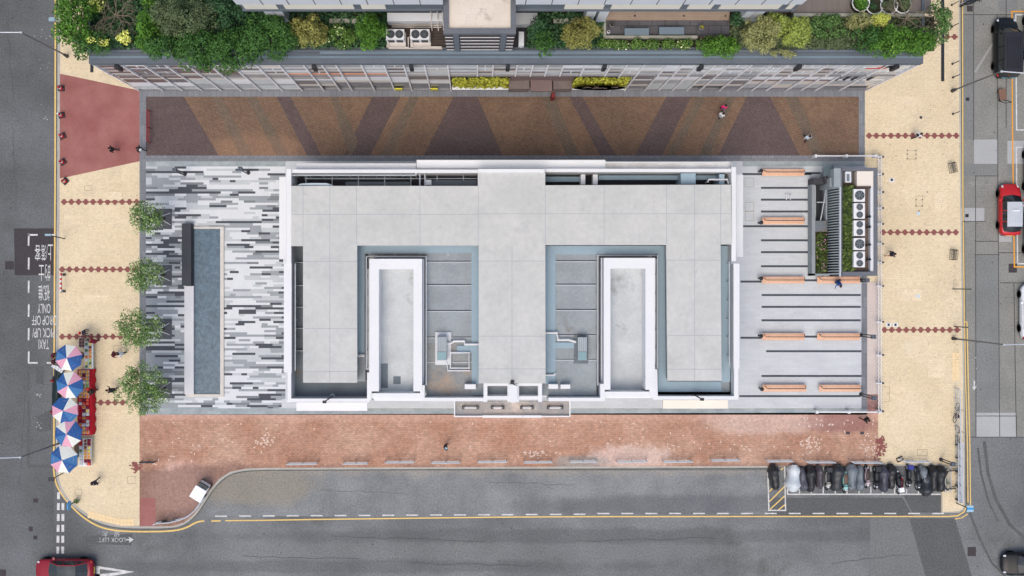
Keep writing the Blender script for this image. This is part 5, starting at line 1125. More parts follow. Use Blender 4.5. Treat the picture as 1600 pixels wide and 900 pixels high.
def moto(label, px_, py_, head, paint, seatm, box=None, group='motorcycles in the marked bay', L=1.9, name='motorcycle'):
    X, Y = W(px_,py_,.5); t = thing(name, label, 'motorcycle', (X,Y,.012), head, group); h = L/2; b = lambda q, nm, m, p=None: q.build(nm, m, p or t, local=True)
    wheel2(t, h-.3); wheel2(t, -h+.3)
    q = MB(); ebody(q, [(h-.28,0,.05,.62,.12),(h-.4,0,.17,.75,.2),(h-.55,0,.2,.85,.16),(h-.75,0,.15,.78,.16)]); b(q, 'front_fairing', paint)
    q = MB(); ebody(q, [(h-.6,0,.1,.5,.15),(.2,0,.17,.55,.2),(-.2,0,.2,.6,.2),(-h+.35,0,.15,.7,.14),(-h+.1,0,.06,.78,.06)]); b(q, 'body', paint)
    q = MB(); ebody(q, [(.25,0,.1,.8,.05),(.0,0,.15,.82,.07),(-.35,0,.16,.84,.07),(-h+.25,0,.09,.88,.05)]); b(q, 'seat', seatm)
    q = MB(); q.tube([(h-.72,-.36,1.02),(h-.6,-.12,.98),(h-.6,.12,.98),(h-.72,.36,1.02)],.025,6); hb = b(q, 'handlebar', M_black)
    for s_ in (1,-1): q = MB(); q.tube([(h-.66,.24*s_,1.0),(h-.62,.3*s_,1.16)],.012,4); q.ball(h-.62,.32*s_,1.18,.03,.07,.05,n=8,m=5); b(q, 'mirror', M_black, hb)
    q = MB(); q.ball(h-.3,0,.78,.07,.1,.08,n=8,m=5); b(q, 'headlight', M_lampw); q = MB(); q.tube([(h-.3,0,.3),(h-.55,0,.9)],.05,6); q.tube([(h-.3,.08,.3),(h-.5,.08,.8)],.02,5); b(q, 'fork', M_steel)
    q = MB(); q.tube([(.0,.16,.3),(-h+.1,.2,.38)],.05,6); b(q, 'exhaust', M_steel)
    if box: q = MB(); q.box(-h-.05,-.2,.86,-h+.32,.2,1.16); b(q, 'luggage_box', box)
    return t
def covered(label, px_, py_, head, col, L=2.05, wd=.8, skew=0, seed=0, tip=.0):
    rng = random.Random(seed+int(px_)); X, Y = W(px_,py_,.5); t = thing('covered_motorcycle', label, 'motorcycle', (X,Y,.012), head, 'motorcycles in the marked bay'); h = L/2
    wheel2(t, h-.38); wheel2(t, -h+.38)
    j = lambda v: v*rng.uniform(.86,1.14)
    st = [(-h,j(.17),.35,.62),(-h*.86,j(.3),.16,.86),(-h*.6,j(.35),.12,.95),(-h*.3,j(.36),.1,.9),(0,j(.37),.1,.88),(h*.25,j(.42),.1,1.0),(h*.45,j(.47),.12,1.14),(h*.62,j(.42),.14,1.1),(h*.85,j(.27),.2,.85),(h,j(.15),.34,.62)]
    m = 16; rings = []
    for i, (x, hw, zl, zt2) in enumerate(st):
        hw *= wd/.8*.9; r = []
        for k in range(m):
            a = math.pi*k/(m-1); y = hw*math.cos(a)*(1+.22*(1-math.sin(a)))+.035*rng.uniform(-1,1); z = zl+(zt2-zl)*math.sin(a)**.55+.05*rng.uniform(-1,1)
            r.append((x+rng.uniform(-.03,.03), y+skew*x*.1, z))
        rings.append(r)
    q = MB(); q.smooth = True
    q.add([p for r in rings for p in r], [(i*m+k,i*m+k+1,(i+1)*m+k+1,(i+1)*m+k) for i in range(len(st)-1) for k in range(m-1)]+[tuple(range(m)),tuple((len(st)-1)*m+k for k in range(m-1,-1,-1))])
    c = q.build('cover', col, t, local=True)
    q = MB(); q.smooth = False
    for k in range(4):
        x = -h*.7+k*h*.45; q.tube([(x,-.28*wd/.8,.5+.1*k%2),(x+.1,0,st[min(2+k,8)][3]+.01),(x+.05,.26*wd/.8,.55)],.018,4)
    q.build('cover_fold', col, c, local=True)
    q = MB(); q.tube([(h*.5,-.3,.3),(h*.5,.3,.3)],.03,5); q.build('axle', M_dark, t, local=True)
    return t
cv = lambda n, c, c2=None: mat('cover_'+n, c, c2 or tuple(int(v*.8) for v in c), scale=1.6, contrast=1.6, fine=.05, rough=.45, spec=.5, bump=.2)
Cw, Cg, Cb, Cp, Cb2, Cs = cv('silver',(196,206,212),(228,232,235)), cv('grey',(92,93,104)), cv('black',(36,37,40),(50,51,54)), cv('purple_grey',(86,80,88)), cv('charcoal',(44,48,52),(60,64,68)), cv('light_grey',(128,138,146),(100,106,112))
U = math.pi/2; D = -math.pi/2
covered('black covered motorcycle alone in the yellow hatched bay', 1210, 745, U+.12, Cb, 2.1, .75, seed=1)
covered('motorcycle under a big silver white cover at the left end of the row', 1240.5, 747.5, D-.06, Cw, 2.2, 1.05, seed=2)
covered('dull grey covered motorcycle squeezed right of the silver covered one', 1254, 749, D+.1, Cg, 1.9, .62, seed=3)
covered('black covered motorcycle between the dull grey and the mauve grey covers', 1266.5, 748, U, Cb, 2.1, .85, seed=4)
covered('mauve grey covered narrow motorcycle left of the scooter with pale apron', 1280, 745, U+.08, Cp, 1.9, .62, seed=5)
moto('scooter with dark box and pale front apron left of the widest black cover', 1292.5, 748, D, mat('scooter_pale',(188,186,176),None,rough=.3), M_black, box=M_dark)
covered('widest black covered motorcycle in the left half of the row', 1308, 746.5, U-.1, Cb2, 2.2, 1.0, seed=6)
moto('scooter with turquoise front and brown seat', 1319.5, 752, D, mat('scooter_turquoise',(150,205,200),None,rough=.3), plain('seat_brown',(112,88,74)))
covered('grey and silver covered motorcycle right of the turquoise scooter', 1331, 745, U, Cs, 2.05, .85, seed=7)
covered('slim light grey covered motorcycle left of the pink and white scooter', 1343, 747, D, Cs, 2.1, .58, seed=8)
moto('scooter with pink and white body and brown seat', 1354, 745, D, mat('scooter_pinkish',(200,180,186),None,rough=.3), plain('seat_dark_brown',(70,58,58)))
moto('black scooter with a teal badge on its seat', 1368, 747, D, mat('scooter_black',(36,38,42),None,rough=.3), M_black, box=M_black)
covered('slate blue covered motorcycle in the middle of the row', 1380.5, 748, U+.04, cv('slate',(70,72,84),(58,60,70)), 2.15, .8, seed=9)
covered('black covered motorcycle touching the slate blue cover on its right', 1392, 744.5, U, Cb, 2.0, .8, seed=10)
moto('dark motorcycle with a white round box behind its seat', 1402, 748, U+.15, mat('moto_dark',(40,40,44),None,rough=.3), M_black, box=M_paint_w)
moto('scooter with a bright red cowl near the bottom of the row', 1406, 758, D-.1, mat('scooter_red',(170,28,38),None,rough=.3), plain('seat_dark_red',(66,26,30)), L=1.5)
moto('black motorcycle with a blue and orange box at its tail', 1419, 744, D, mat('moto_black',(34,36,40),None,rough=.3), M_black, box=plain('box_blue',(50,60,140)))
moto('dark scooter with a white screen, left of the silver cover', 1433, 748, D+.05, mat('scooter_dark_grey',(62,64,70),None,rough=.3), M_black)
covered('silver grey covered scooter peeping out behind the black covers', 1443, 742, U+.3, Cs, 1.6, .6, seed=11)
covered('black covered motorcycle that sticks farthest down out of the row', 1446.5, 757, D, Cb2, 1.9, .9, seed=12)
covered('black covered motorcycle second from the right end of the row', 1457.5, 747, U, Cb, 2.1, .75, seed=13)
covered('black covered motorcycle at the right end of the row', 1469.5, 748, U-.03, Cb, 2.1, .85, seed=14)
moto('black motorcycle on the right road at the top edge', 1519, 2, .4, mat('moto_black2',(30,32,36),None,rough=.3), M_black, group='lone motorcycles')
# bicycles
def bike(label, px_, py_, head, col, group='bicycles'):
    X, Y = W(px_,py_,.5); t = thing('bicycle', label, 'bicycle', (X,Y,.13), head, group); b = lambda q, nm, m, p=None: q.build(nm, m, p or t, local=True)
    for x in (-.5,.5):
        q = MB(); q.tube([(x+.32*math.cos(k*math.pi/10),0,.33+.32*math.sin(k*math.pi/10)) for k in range(21)],.022,5); w_ = b(q,'wheel',M_rubber); q = MB()
        for k in range(8): a = k*math.pi/4; q.tube([(x,0,.33),(x+.31*math.cos(a),0,.33+.31*math.sin(a))],.006,3)
        b(q,'spokes',M_steel,w_)
    q = MB(); q.tube([(-.5,0,.33),(-.1,0,.3),(.38,0,.8),(-.2,0,.8),(-.1,0,.3)],.025,6); q.tube([(-.5,0,.33),(-.2,0,.8)],.02,5); q.tube([(.5,0,.33),(.36,0,.95)],.022,6); b(q,'frame',col)
    q = MB(); q.tube([(.25,-.28,.98),(.36,-.1,.97),(.36,.1,.97),(.25,.28,.98)],.018,5); b(q,'handlebar',M_black); q = MB(); q.ball(-.25,0,.9,.14,.07,.04); q.tube([(-.2,0,.8),(-.25,0,.9)],.02,5); b(q,'saddle',M_black)
    q = MB(); q.tube([(-.1,-.15,.3),(-.1,.15,.3)],.03,6); b(q,'pedal',M_dark); return t
bike('dark bicycle leaning on the curved railing at the lower left corner', 262, 813.5, .08, M_black); bike('black bicycle leaning on the railing by the right road, lower of two', 1496.5, 680, U, M_black); bike('purplish folded bicycle on the railing by the right road, upper of two', 1494.5, 645, U-.2, plain('bike_purple',(92,60,80)))
bike('dark bicycle upper in the rack beside the motorcycles', 1481, 735, .1, M_dark, 'bicycles in the rack'); bike('dark bicycle lower in the rack beside the motorcycles', 1481, 763, .1, M_dark, 'bicycles in the rack')

# ------------------------------------------------ benches and plaza furniture
M_bwood = mat('bench_wood', (238,194,164), (226,176,144), scale=1.2, contrast=1.4, fine=.08, brick=(2.4,.14,.07,.72,.012), rough=.6)
def bench_proto():
    t = thing('wooden_bench','','bench'); q = MB(); q.box(-1.75,-.28,.38,1.75,.28,.46); q.build('seat', M_bwood, t, local=True)
    for x in (-1.45,0,1.45): MB().box(x-.06,-.22,0,x+.06,.22,.38).build('leg', M_black, t, local=True)
    q = MB(); q.tube([(-1.6,.2,.46),(-1.5,.0,.9),(1.6,.0,.9),(1.75,.2,.46)],.03,6); q.build('rail', M_black, t, local=True); return t
bp = bench_proto(); G = 'wooden benches on the east plaza'
for i,(x0,x1,y_,lab) in enumerate([(1191,1257,269.5,'wooden bench at the top of the east plaza, nearest the kiosk glass canopy'),(1191,1257,345,'wooden bench second from the top of the east plaza'),(1191,1257,437.5,'wooden bench third from the top, left of the blue clad person'),(1277,1344,437.5,'wooden bench running under the south end of the kiosk'),
    (1191,1257,526,'left wooden bench of the pair level with the hexagon chain'),(1277,1344,526,'right wooden bench of the pair level with the hexagon chain'),(1191,1260,606.5,'left wooden bench of the bottom pair on the east plaza'),(1280,1345,606.5,'right wooden bench of the bottom pair on the east plaza')]):
    o = bp if i == 0 else copy_tree(bp); X,Y = W((x0+x1)/2,y_,.6); o.location = (X,Y,.135); o['label'] = lab; o['group'] = G
    for c in o.children:
        if c.name.startswith('seat'): c.scale.x = (x1-x0)/S/3.5*.99
for i,(x_,y_) in enumerate([(1189,267),(1189,348),(1189,435),(1189,525),(1190,608)]):
    X,Y = W(x_,y_,.9); t = thing('bollard_light', f'black bollard light at the left end of a bench, {ORD[i]} of five from the top', 'bollard', (X,Y,.135), group='black bollard lights beside the benches')
    MB().cyl(X,Y,.135,.95,.07,10).build('post', M_black, t); MB().ball(X,Y,1.0,.17,.17,.12).build('head', M_black, t)
def tallpost(bx,by,tx,ty,label,group,arm=False):
    f_ = (abs(tx-CX)+.01)/(abs(bx-CX)+.01); h = HC*(1-1/f_); X,Y = W(bx,by,.13); t = thing('lamp_post', label, 'lamp post', (X,Y,.13), group=group)
    for d_ in (-.09,.09): MB().tube([(X,Y+d_,.13),(X,Y+d_,h)],.05,6).build('tube', M_black, t)
    MB().box(X-.15,Y-.16,h-.4,X+.15,Y+.16,h).build('lamp_head', M_cop, t); MB().cyl(X,Y,.13,.18,.16).build('base_plate', M_dark, t)
gp = 'black twin tube lamp posts on the plazas'
tallpost(1345,523.5,1367,533.5,'black twin tube lamp post right of the benches level with the hexagon chain',gp); tallpost(1345,616,1368,623,'black twin tube lamp post at the right end of the bottom benches',gp)
tallpost(289,272,271,262,'black twin tube lamp post at the top left of the striped plaza, left of two',gp); tallpost(388,270,374,262,'black twin tube lamp post at the top of the striped plaza, right of two',gp)
tallpost(1470,718,1492,727,'slim black lamp post at the lower right pavement beside the bicycle rack',gp); tallpost(1345,438,1357,438.5,'black twin tube lamp post at the south east corner of the kiosk',gp)
# ------------------------------------------------ street lamps and signs
def streetlamp(bx,by,tx,ty,ax,ay,label,m=M_steel):
    X,Y = W(bx,by,.13); f_ = math.hypot(tx-CX,ty-CY)/math.hypot(bx-CX,by-CY); h = HC*(1-1/f_); A = W(ax,ay,h+.3); t = thing('street_lamp', label, 'street lamp', (X,Y,.13), group='street lamps along the side roads')
    TX,TY = W(tx,ty,h); MB().tube([(X,Y,.13),(X,Y,1.6),(X+(TX-X)*.5,Y+(TY-Y)*.5,h*.6),(TX,TY,h)],.08,10,.05).build('pole', plain('lamp_pole',(108,112,118),.5,.3), t)
    MB().cyl(X,Y,.13,.9,.15,10,.1).build('base', M_dark, t); arm = MB().tube([(TX,TY,h),(*A,h+.3)],.045,8).build('arm', plain('lamp_arm',(190,196,204),.4,.3), t)
    d = (Vector(A)-Vector((TX,TY))).normalized(); q = MB(); q.ball(A[0]+d.x*.3,A[1]+d.y*.3,h+.3,.42 if abs(d.x)>abs(d.y) else .16,.16 if abs(d.x)>abs(d.y) else .42,.09); q.build('lamp_head', M_steel, t)
    MB().ball(TX,TY,h,.1).build('joint', M_steel, t)
streetlamp(105,88,33,50.5,-14,50.5,'tall street lamp at the top left with its arm over the road'); streetlamp(99,690,31.5,714.5,-12,716,'tall street lamp at the lower left behind the umbrellas')
streetlamp(1488,142,1565,111.5,1612,115,'tall street lamp at the top right with its arm over the black van'); streetlamp(1489,529,1569,538.5,1616,537.5,'tall street lamp at the middle right with its arm over the road')
M_signb = plain('sign_blue',(60,150,210),.4); M_signw = plain('sign_white',(225,232,238),.4); M_green = plain('sign_green',(30,70,52),.5)
def signpost(bx,by,tx,ty,label,plates,polem=M_dark):
    X,Y = W(bx,by,.13); f_ = math.hypot(tx-CX,ty-CY)/math.hypot(bx-CX,by-CY); h = HC*(1-1/f_); TX,TY = W(tx,ty,h); t = thing('sign_post', label, 'sign', (X,Y,.13))
    MB().tube([(X,Y,.13),(TX,TY,h)],.045,8).build('pole', polem, t)
    for (w_,hh,dz,m,kind) in plates:
        d = Vector((TX-X,TY-Y)); q = MB(); z = h-dz
        if kind == 'round': q.add([(TX-.04,TY+w_/2*math.cos(k*.3927),z+w_/2*math.sin(k*.3927)) for k in range(16)]+[(TX+.04,TY+w_/2*math.cos(k*.3927),z+w_/2*math.sin(k*.3927)) for k in range(16)],[tuple(range(16)),tuple(range(31,15,-1))]+[(k,(k+1)%16,16+(k+1)%16,16+k) for k in range(16)])
        elif kind == 'tri': q.add([(TX-.03,TY-w_/2,z),(TX-.03,TY+w_/2,z),(TX-.03,TY,z-w_*.8),(TX+.01,TY-w_/2,z),(TX+.01,TY+w_/2,z),(TX+.01,TY,z-w_*.8)],[(0,1,2),(5,4,3),(0,3,4,1),(1,4,5,2),(2,5,3,0)])
        elif kind == 'tilt': a = .6*(1 if TX > 0 else -1); q.add([(TX-.25,TY-w_/2,z),(TX+.25,TY-w_/2,z+.02),(TX+.25,TY+w_/2,z+.02),(TX-.25,TY+w_/2,z),(TX-.25,TY-w_/2,z-hh),(TX+.25,TY-w_/2,z-hh),(TX+.25,TY+w_/2,z-hh),(TX-.25,TY+w_/2,z-hh)],[(0,1,2,3),(7,6,5,4),(0,4,5,1),(1,5,6,2),(2,6,7,3),(3,7,4,0)])
        else: q.box(TX-w_/2,TY-.03,z-hh,TX+w_/2,TY+.03,z)
        q.build('plate', m, t)
    return t
signpost(101,44,81,30,'sign post with a pale tilted plate over the top left kerb',[(.3,.08,.0,plain('plate_grey_blue',(150,176,190),.5),'tilt'),(.6,.5,.1,M_steel,'box')])
signpost(101,373,75,367,'thin sign post with a narrow pale plate above the taxi bay',[(.16,.1,0,plain('plate_grey_blue',(150,176,190),.5),'tilt')]); signpost(103,737,80,749,'dark green leaning sign post below the last umbrella',[(.3,.1,0,M_dark,'tilt')],M_green)
signpost(118,783,108,790,'sign post with a blue round plate and a red edged triangle at the corner',[(.75,0,0,M_signb,'round'),(.7,0,.0,M_signw,'tri')],M_green)
signpost(1494,786,1516,795,'dark sign post with a square blue and white plate at the lower right corner',[(.5,.12,0,plain('plate_pale_blue',(160,196,214),.5),'tilt'),(.16,.2,-.03,M_signb,'tilt')],M_green)
signpost(1489,451.5,1517,451.8,'dark green sign post leaning over the middle right kerb',[(.14,.3,0,M_green,'box')],M_green); signpost(1491,510,1517,512,'short grey sign post above the middle right street lamp',[(.14,.3,0,M_steel,'box')])
i = 0
for bx,by in [(1487,8),(1487,42),(1488,100),(1489,121),(1489,178)]:
    X,Y = W(bx,by,.13); t = thing('railing_post', f'bent dark post on the top right pavement edge, {ORD[i]} from the top', 'post', (X,Y,.13), group='bent posts along the top right pavement'); i += 1
    MB().tube([(X,Y,.13),(X+.02,Y,1.0),(X+.12,Y+.06,1.15)],.035,6).build('tube', M_dark, t); MB().cyl(X,Y,.13,.17,.09).build('foot', M_dark, t)
# ------------------------------------------------ railings
def railing(pts, label, group, m=M_steel, h=1.0, posts=3, name='railing', wpx=.05):
    P = [Vector((*W(a,b_,.13+h),0)) for a,b_ in pts]; t = thing(name, label, 'railing', (P[0].x,P[0].y,.13), group=group)
    for z in (h, h*.55, .2): MB().tube([(p.x,p.y,.13+z) for p in P], wpx if z == h else .022, 6).build('bar', m, t)
    tot = sum((b_-a).length for a,b_ in zip(P,P[1:])); 
    for k in range(posts):
        s_ = tot*(k/(posts-1)); 
        for a,b_ in zip(P,P[1:]):
            L = (b_-a).length
            if s_ <= L+1e-6: p = a+(b_-a)*(s_/L); break
            s_ -= L
        MB().tube([(p.x,p.y,.13),(p.x,p.y,.13+h)],.035,6).build('post', m, t)
segs = [(447.5,494,725.6,0),(535.5,573.5,725,0),(601.5,646.5,723,0),(674,718.5,723.5,0),(746.5,792,722.5,0),(819,863,723,0),(891,933,722.3,0),(965,1012,722.2,0),(1038,1083,722.2,0),(1113,1157,720,0),(1200,1240,721.3,0),(1260,1306,723,0),(1331,1379,723.5,0),(1412,1455,722.2,0)]
for i,(a,b_,y_,_) in enumerate(segs): railing([(a,y_+.3),(b_,y_-.3)] if i < 11 else [(a,y_-2.5),(a+4,y_),(b_,y_)], f'silver tube railing along the lay by kerb, {ORD[i]} from the left', 'silver railings along the lay by')
railing([(239,820),(244,818),(262,817),(280,813),(292,808),(303,799),(312,787),(317,779)], 'curved silver railing at the lower left brick corner', 'corner railings', posts=7)
railing([(217,723),(240,723)], 'short dark silver railing by the red brick patch left of the lay by', 'corner railings', M_dark)
for i,(y0,y1) in enumerate([(608,640),(640,668),(668,700),(702,728),(730,757),(759,786)]):
    t = None; railing([(1500+i*.5,y0),(1500.5+i*.5,y1)], f'silver railing panel beside the lower right road, {ORD[i]} from the top', 'silver railings beside the right road', M_steel, wpx=.06)
q = MB()
for i,(y0,y1) in enumerate([(692,786)]):
    t = thing('ramp_slat_fence','long pale slatted barrier lying along the lower right kerb','barrier',(*W(1503,740,.4),.13))
    for k in range(4): q = MB(); q.pbox(1497.5+k*2.2,y0,1498.8+k*2.2,y1,.75,.68); q.build('slat', M_ledge, t)
    for y_ in (696,716,738,760,782): q = MB(); q.pbox(1496.5,y_-.6,1505,y_+.6,.67,.13); q.build('support', M_dark, t)
for i,(a,b_,c,d) in enumerate([(229.5,171,229.5,198),(229.5,198,229.5,221)]): railing([(a,b_),(c,d)], f'dark red bicycle rail at the left end of the brown street, {"upper" if i==0 else "lower"} one', 'red rails on the brown street', plain('rail_red',(140,44,52),.5), posts=2)
t = thing('bicycle_rack','grey comb like bicycle rack right of the motorcycles','bicycle rack',(*W(1482,750,.4),.13))
for x_ in (1477,1486): MB().tube([(*W(x_,729,.5),.5),(*W(x_,770,.5),.5)],.035,6).build('side_rail', M_steel, t)
for k in range(16): MB().tube([(*W(1477,730+k*2.6,.5),.5),(*W(1481,730+k*2.6,.6),.6),(*W(1486,730+k*2.6,.5),.5)],.02,5).build('bar', M_steel, t)
for y_ in (731,768): MB().tube([(*W(1477,y_,.3),.13),(*W(1477,y_,.5),.5)],.04,6).build('leg', M_dark, t)
# white gate bars and chain fence east of the plaza
M_chain = plain('chain_white',(228,228,230),.5)
for nm,(x0,x1,y_) in {'top':(1275,1372,243.5),'bottom':(1277,1378,644)}.items():
    t = thing('barrier_bar', f'long white barrier bar at the {nm} of the chain fence', 'barrier', (*W((x0+x1)/2,y_,.9),.13))
    q = MB(); q.pbox(x0,y_-1,x1,y_+1,.95,.85); q.build('bar', M_chain, t)
    for x_ in (x0,(x0+x1)/2,x1-3): q = MB(); q.pbox(x_-1.6,y_-2.4,x_+1.6,y_+2.4,.9,.13); q.build('post', M_white, t)
ys = [245,272,300,325,350,381,410,447,503,555,599,643]
t = thing('chain_fence', 'white plastic chain fence on small posts east of the plaza', 'fence', (*W(1375,440,.8),.13))
for s_ in (-2.0, 2.0):
    q = MB()
    for y0,y1 in zip(ys,ys[1:]):
        n = int((y1-y0)/3.2)
        for k in range(n):
            ya = y0+(y1-y0)*k/n; yb_ = y0+(y1-y0)*(k+1)/n; z = .9-.25*math.sin(math.pi*(k+.5)/n); sg = .7 if k % 2 else -.7
            q.tube([(*W(1375+s_-sg,ya,z),z),(*W(1375+s_+sg,yb_+.6,z),z)],.04,5)
    q.build('chain', M_chain, t)
for y_ in ys: q = MB(); X,Y = W(1375,y_,.9); q.tube([(X,Y,.13),(X,Y,1.0)],.05,8); q.box(X-.3,Y-.05,.86,X+.15,Y+.05,.95); p_ = q.build('post', M_ledge, t); MB().box(X+.18,Y-.06,.2,X+.34,Y+.08,.9).build('foot_block', M_dark, p_)
# traffic cones / bollards left
for i,(x_,y_,k) in enumerate([(95.5,138,'red'),(96,180,'white topped'),(97.5,212.5,'red'),(98,253,'red'),(101.5,283,'dark red')]):
    X,Y = W(x_,y_,.2); t = thing('traffic_cone', f'{k} cone on a black rubber base at the left kerb, {ORD[i]} from the top', 'cone', (X,Y,.13), .2*i, group='cones along the left kerb')
    q = MB(); q.box(-.26,-.24,0,.26,.24,.09); q.build('base', M_black, t, local=True); MB().cyl(0,0,.09,.85,.18,14,.05).build('cone_body', plain('cone_red',(196,40,48),.5), t, local=True); MB().cyl(0,0,.4,.6,.132,14,.09).build('reflective_band', M_white, t, local=True)
    if 'white' in k: MB().cyl(0,0,.85,.95,.07,10).build('cap', M_white, t, local=True)
# litter bins and seats on the right pavement
for i,(x_,y_,lab) in enumerate([(1489,262,'black wire basket stand at the right kerb, upper one'),(1490.5,398,'black wire basket stand at the right kerb, lower one')]):
    X,Y = W(x_,y_,.5); t = thing('wire_basket', lab, 'basket', (X,Y,.13), .2-.3*i, group='wire baskets at the right kerb'); t.scale = (.62,.8,.8)
    for z in (.05,.45,.85): MB().tube([(-.3,-.5,z),(.3,-.5,z),(.3,.5,z),(-.3,.5,z),(-.3,-.5,z)],.02,5).build('hoop', M_black, t, local=True)
    for k in range(11): yy = -.45+k*.09; MB().tube([(-.3,yy,.85-.3*(k%3)/2),(.3,yy+.1,.85-.3*((k+1)%3)/2)],.03,4).build('wire', M_black, t, local=True)
    for sx in (-.3,.3):
        for sy in (-.5,.5): MB().tube([(sx,sy,0),(sx,sy,.85)],.03,5).build('leg', M_black, t, local=True)
# hand cart, trolley
X,Y = W(315,765.5,.9); t = thing('hand_cart', 'white canopied utility cart parked on the pink bricks near the lay by curve', 'cart', (X,Y,.13), -.55)
q = MB(); q.box(-.42,-.62,.35,.42,.62,.8); q.build('body', M_paint_w, t, local=True); q = MB(); q.box(-.5,-.75,1.45,.5,.3,1.5); q.build('roof', M_paint_w, t, local=True)
for sx in (-.42,.42):
    for sy in (-.62,.6): MB().tube([(sx,sy,.8),(sx,sy*.9,1.45)],.025,5).build('pillar', M_dark, t, local=True)
    for sy in (-.45,.45): MB().add_w(sx,sy,.22,.13).build('wheel', M_rubber, t, local=True) if hasattr(MB,'add_w') else MB().tube([(sx-.06,sy,.2),(sx+.06,sy,.2)],.2,12).build('wheel', M_rubber, t, local=True)
q = MB(); q.box(-.38,.32,1.0,.38,.6,1.3); q.build('windscreen', M_cglr, t, local=True)
X,Y = W(1571,147,.8); t = thing('hand_trolley', 'flat hand trolley with brown board behind the black van', 'trolley', (X,Y,.01), .15)
MB().box(-.28,-.42,.28,.28,.5,.36).build('platform', plain('board_brown',(128,98,82),.8), t, local=True); MB().tube([(-.28,-.45,.3),(-.25,-.75,1.0),(.3,-.75,1.0),(.28,-.45,.3)],.03,6).build('handle', M_black, t, local=True)
for sx in (-.2,.2):
    for sy in (-.35,.4): MB().tube([(sx-.03,sy,.12),(sx+.03,sy,.12)],.12,10).build('wheel', M_rubber, t, local=True)
X,Y = W(1407,718,.3); t = thing('floor_stand', 'small black folded frame lying left of the lower right lamp post', 'stand', (X,Y,.13), .4)
MB().tube([(-.25,-.15,.05),(.25,-.15,.05),(.25,.15,.05),(-.25,.15,.05),(-.25,-.15,.05)],.05,5).build('frame', M_black, t, local=True); MB().box(-.1,-.08,.03,.1,.08,.08).build('plate', M_white, t, local=True)
for i,(x_,y_) in enumerate([(1434.5,463,),(1435,334)]): 
    X,Y = W(x_,y_,.15); t = MB().prism([(x_-2.5,y_-3),(x_+2,y_-2.5),(x_+3,y_+2),(x_-2,y_+2.5)],.13,.15).build('paper_sheet', plain('paper_blue',(196,214,226),.8)); tag(t, f'pale blue sheet lying on the cream pavement, {"upper" if y_<400 else "lower"} of two', 'paper', 'pale sheets on the cream pavement')
t = thing('sandwich_frame','small white folding frame standing on the dark plaza strip left of the kiosk','stand',(*W(1232,308,.4),.135))
for a in [((1228,304),(1229,312)),((1236,304),(1235,312)),((1228,304),(1236,305))]: MB().tube([(*W(*a[0],.6),.6),(*W(*a[1],.2),.16)],.035,5).build('tube', M_white, t)
# ------------------------------------------------ market stall on the left pavement
M_cb, M_cb2 = mat('canopy_blue', (52,98,160), (44,86,146), scale=1, fine=.05), mat('canopy_blue_pale', (72,124,176), (62,112,164), scale=1, fine=.05)
M_cpk, M_cwh = mat('canopy_pink', (226,168,188), (216,156,178), scale=1, fine=.04), mat('canopy_white', (232,234,226), (222,226,218), scale=1, fine=.03)
def umbrella(px_, py_, rpx, rot, pat, label, pinker=0):
    z = 2.75; X,Y = W(px_,py_,z); t = thing('market_umbrella', label, 'umbrella', (X,Y,.13), rot, 'striped umbrellas over the market stall'); r = rpx/S*(HC-z)/HC
    q = MB()
    for k in range(8):
        a0, a1 = k*math.pi/4, (k+1)*math.pi/4; q.cur = pat[k]
        n = 4; am = (a0+a1)/2
        def P(a, s_, dip=0): return (r*s_*math.cos(a), r*s_*math.sin(a), 2.62+.42*(1-s_**1.3)-dip)
        for j in range(n):
            s0, s1 = j/n, (j+1)/n; mid0, mid1 = P(am, s0*math.cos(math.pi/8)*1.0, .05*s0), P(am, s1*(math.cos(math.pi/8)-.02*s1), .05*s1)
            if j == 0: q.add([P(a0,0),P(a0,s1),mid1,P(a1,s1)],[(0,1,2),(0,2,3)])
            else: q.add([P(a0,s0),P(a0,s1),mid1,P(a1,s1),P(a1,s0),mid0],[(0,1,2,5),(5,2,3,4)])
        e0, e1 = P(a0,1), P(a1,1); q.add([e0,e1,(e1[0],e1[1],e1[2]-.12),(e0[0],e0[1],e0[2]-.12)],[(0,1,2,3)])
    q.build('canopy', [M_cb,M_cb2,M_cpk,M_cwh], t, local=True)
    MB().tube([(0,0,.05),(0,0,3.02)],.03,8).build('pole', M_steel, t, local=True); MB().ball(0,0,3.08,.05).build('finial', M_cpk, t, local=True); MB().cyl(0,0,0,.1,.28,16).build('base', M_dark, t, local=True)
    q = MB()
    for k in range(8): a = k*math.pi/4; q.tube([(0,0,2.99),(r*.98*math.cos(a),r*.98*math.sin(a),2.56)],.014,4)
    q.build('rib', M_steel, t, local=True)
A8 = math.pi/8
umbrella(107.5,559,21.5,A8*.6,[2,3,0,1,2,3,0,0],'top umbrella of the stall, with mostly blue panels at its right')
umbrella(109,602,22,A8*1.2,[2,3,0,1,2,3,1,0],'second umbrella from the top of the stall')
umbrella(101.5,641,21.5,A8*1.1,[3,0,0,2,3,0,1,2],'middle umbrella of the stall, shifted nearest the road')
umbrella(107,677.5,22,A8*.7,[0,2,3,0,1,2,3,0],'fourth umbrella from the top, left of the orange baskets')
umbrella(100,718,22.5,A8*.9,[3,3,0,1,2,3,0,1],'bottom umbrella of the stall, next to the table of boxed goods')
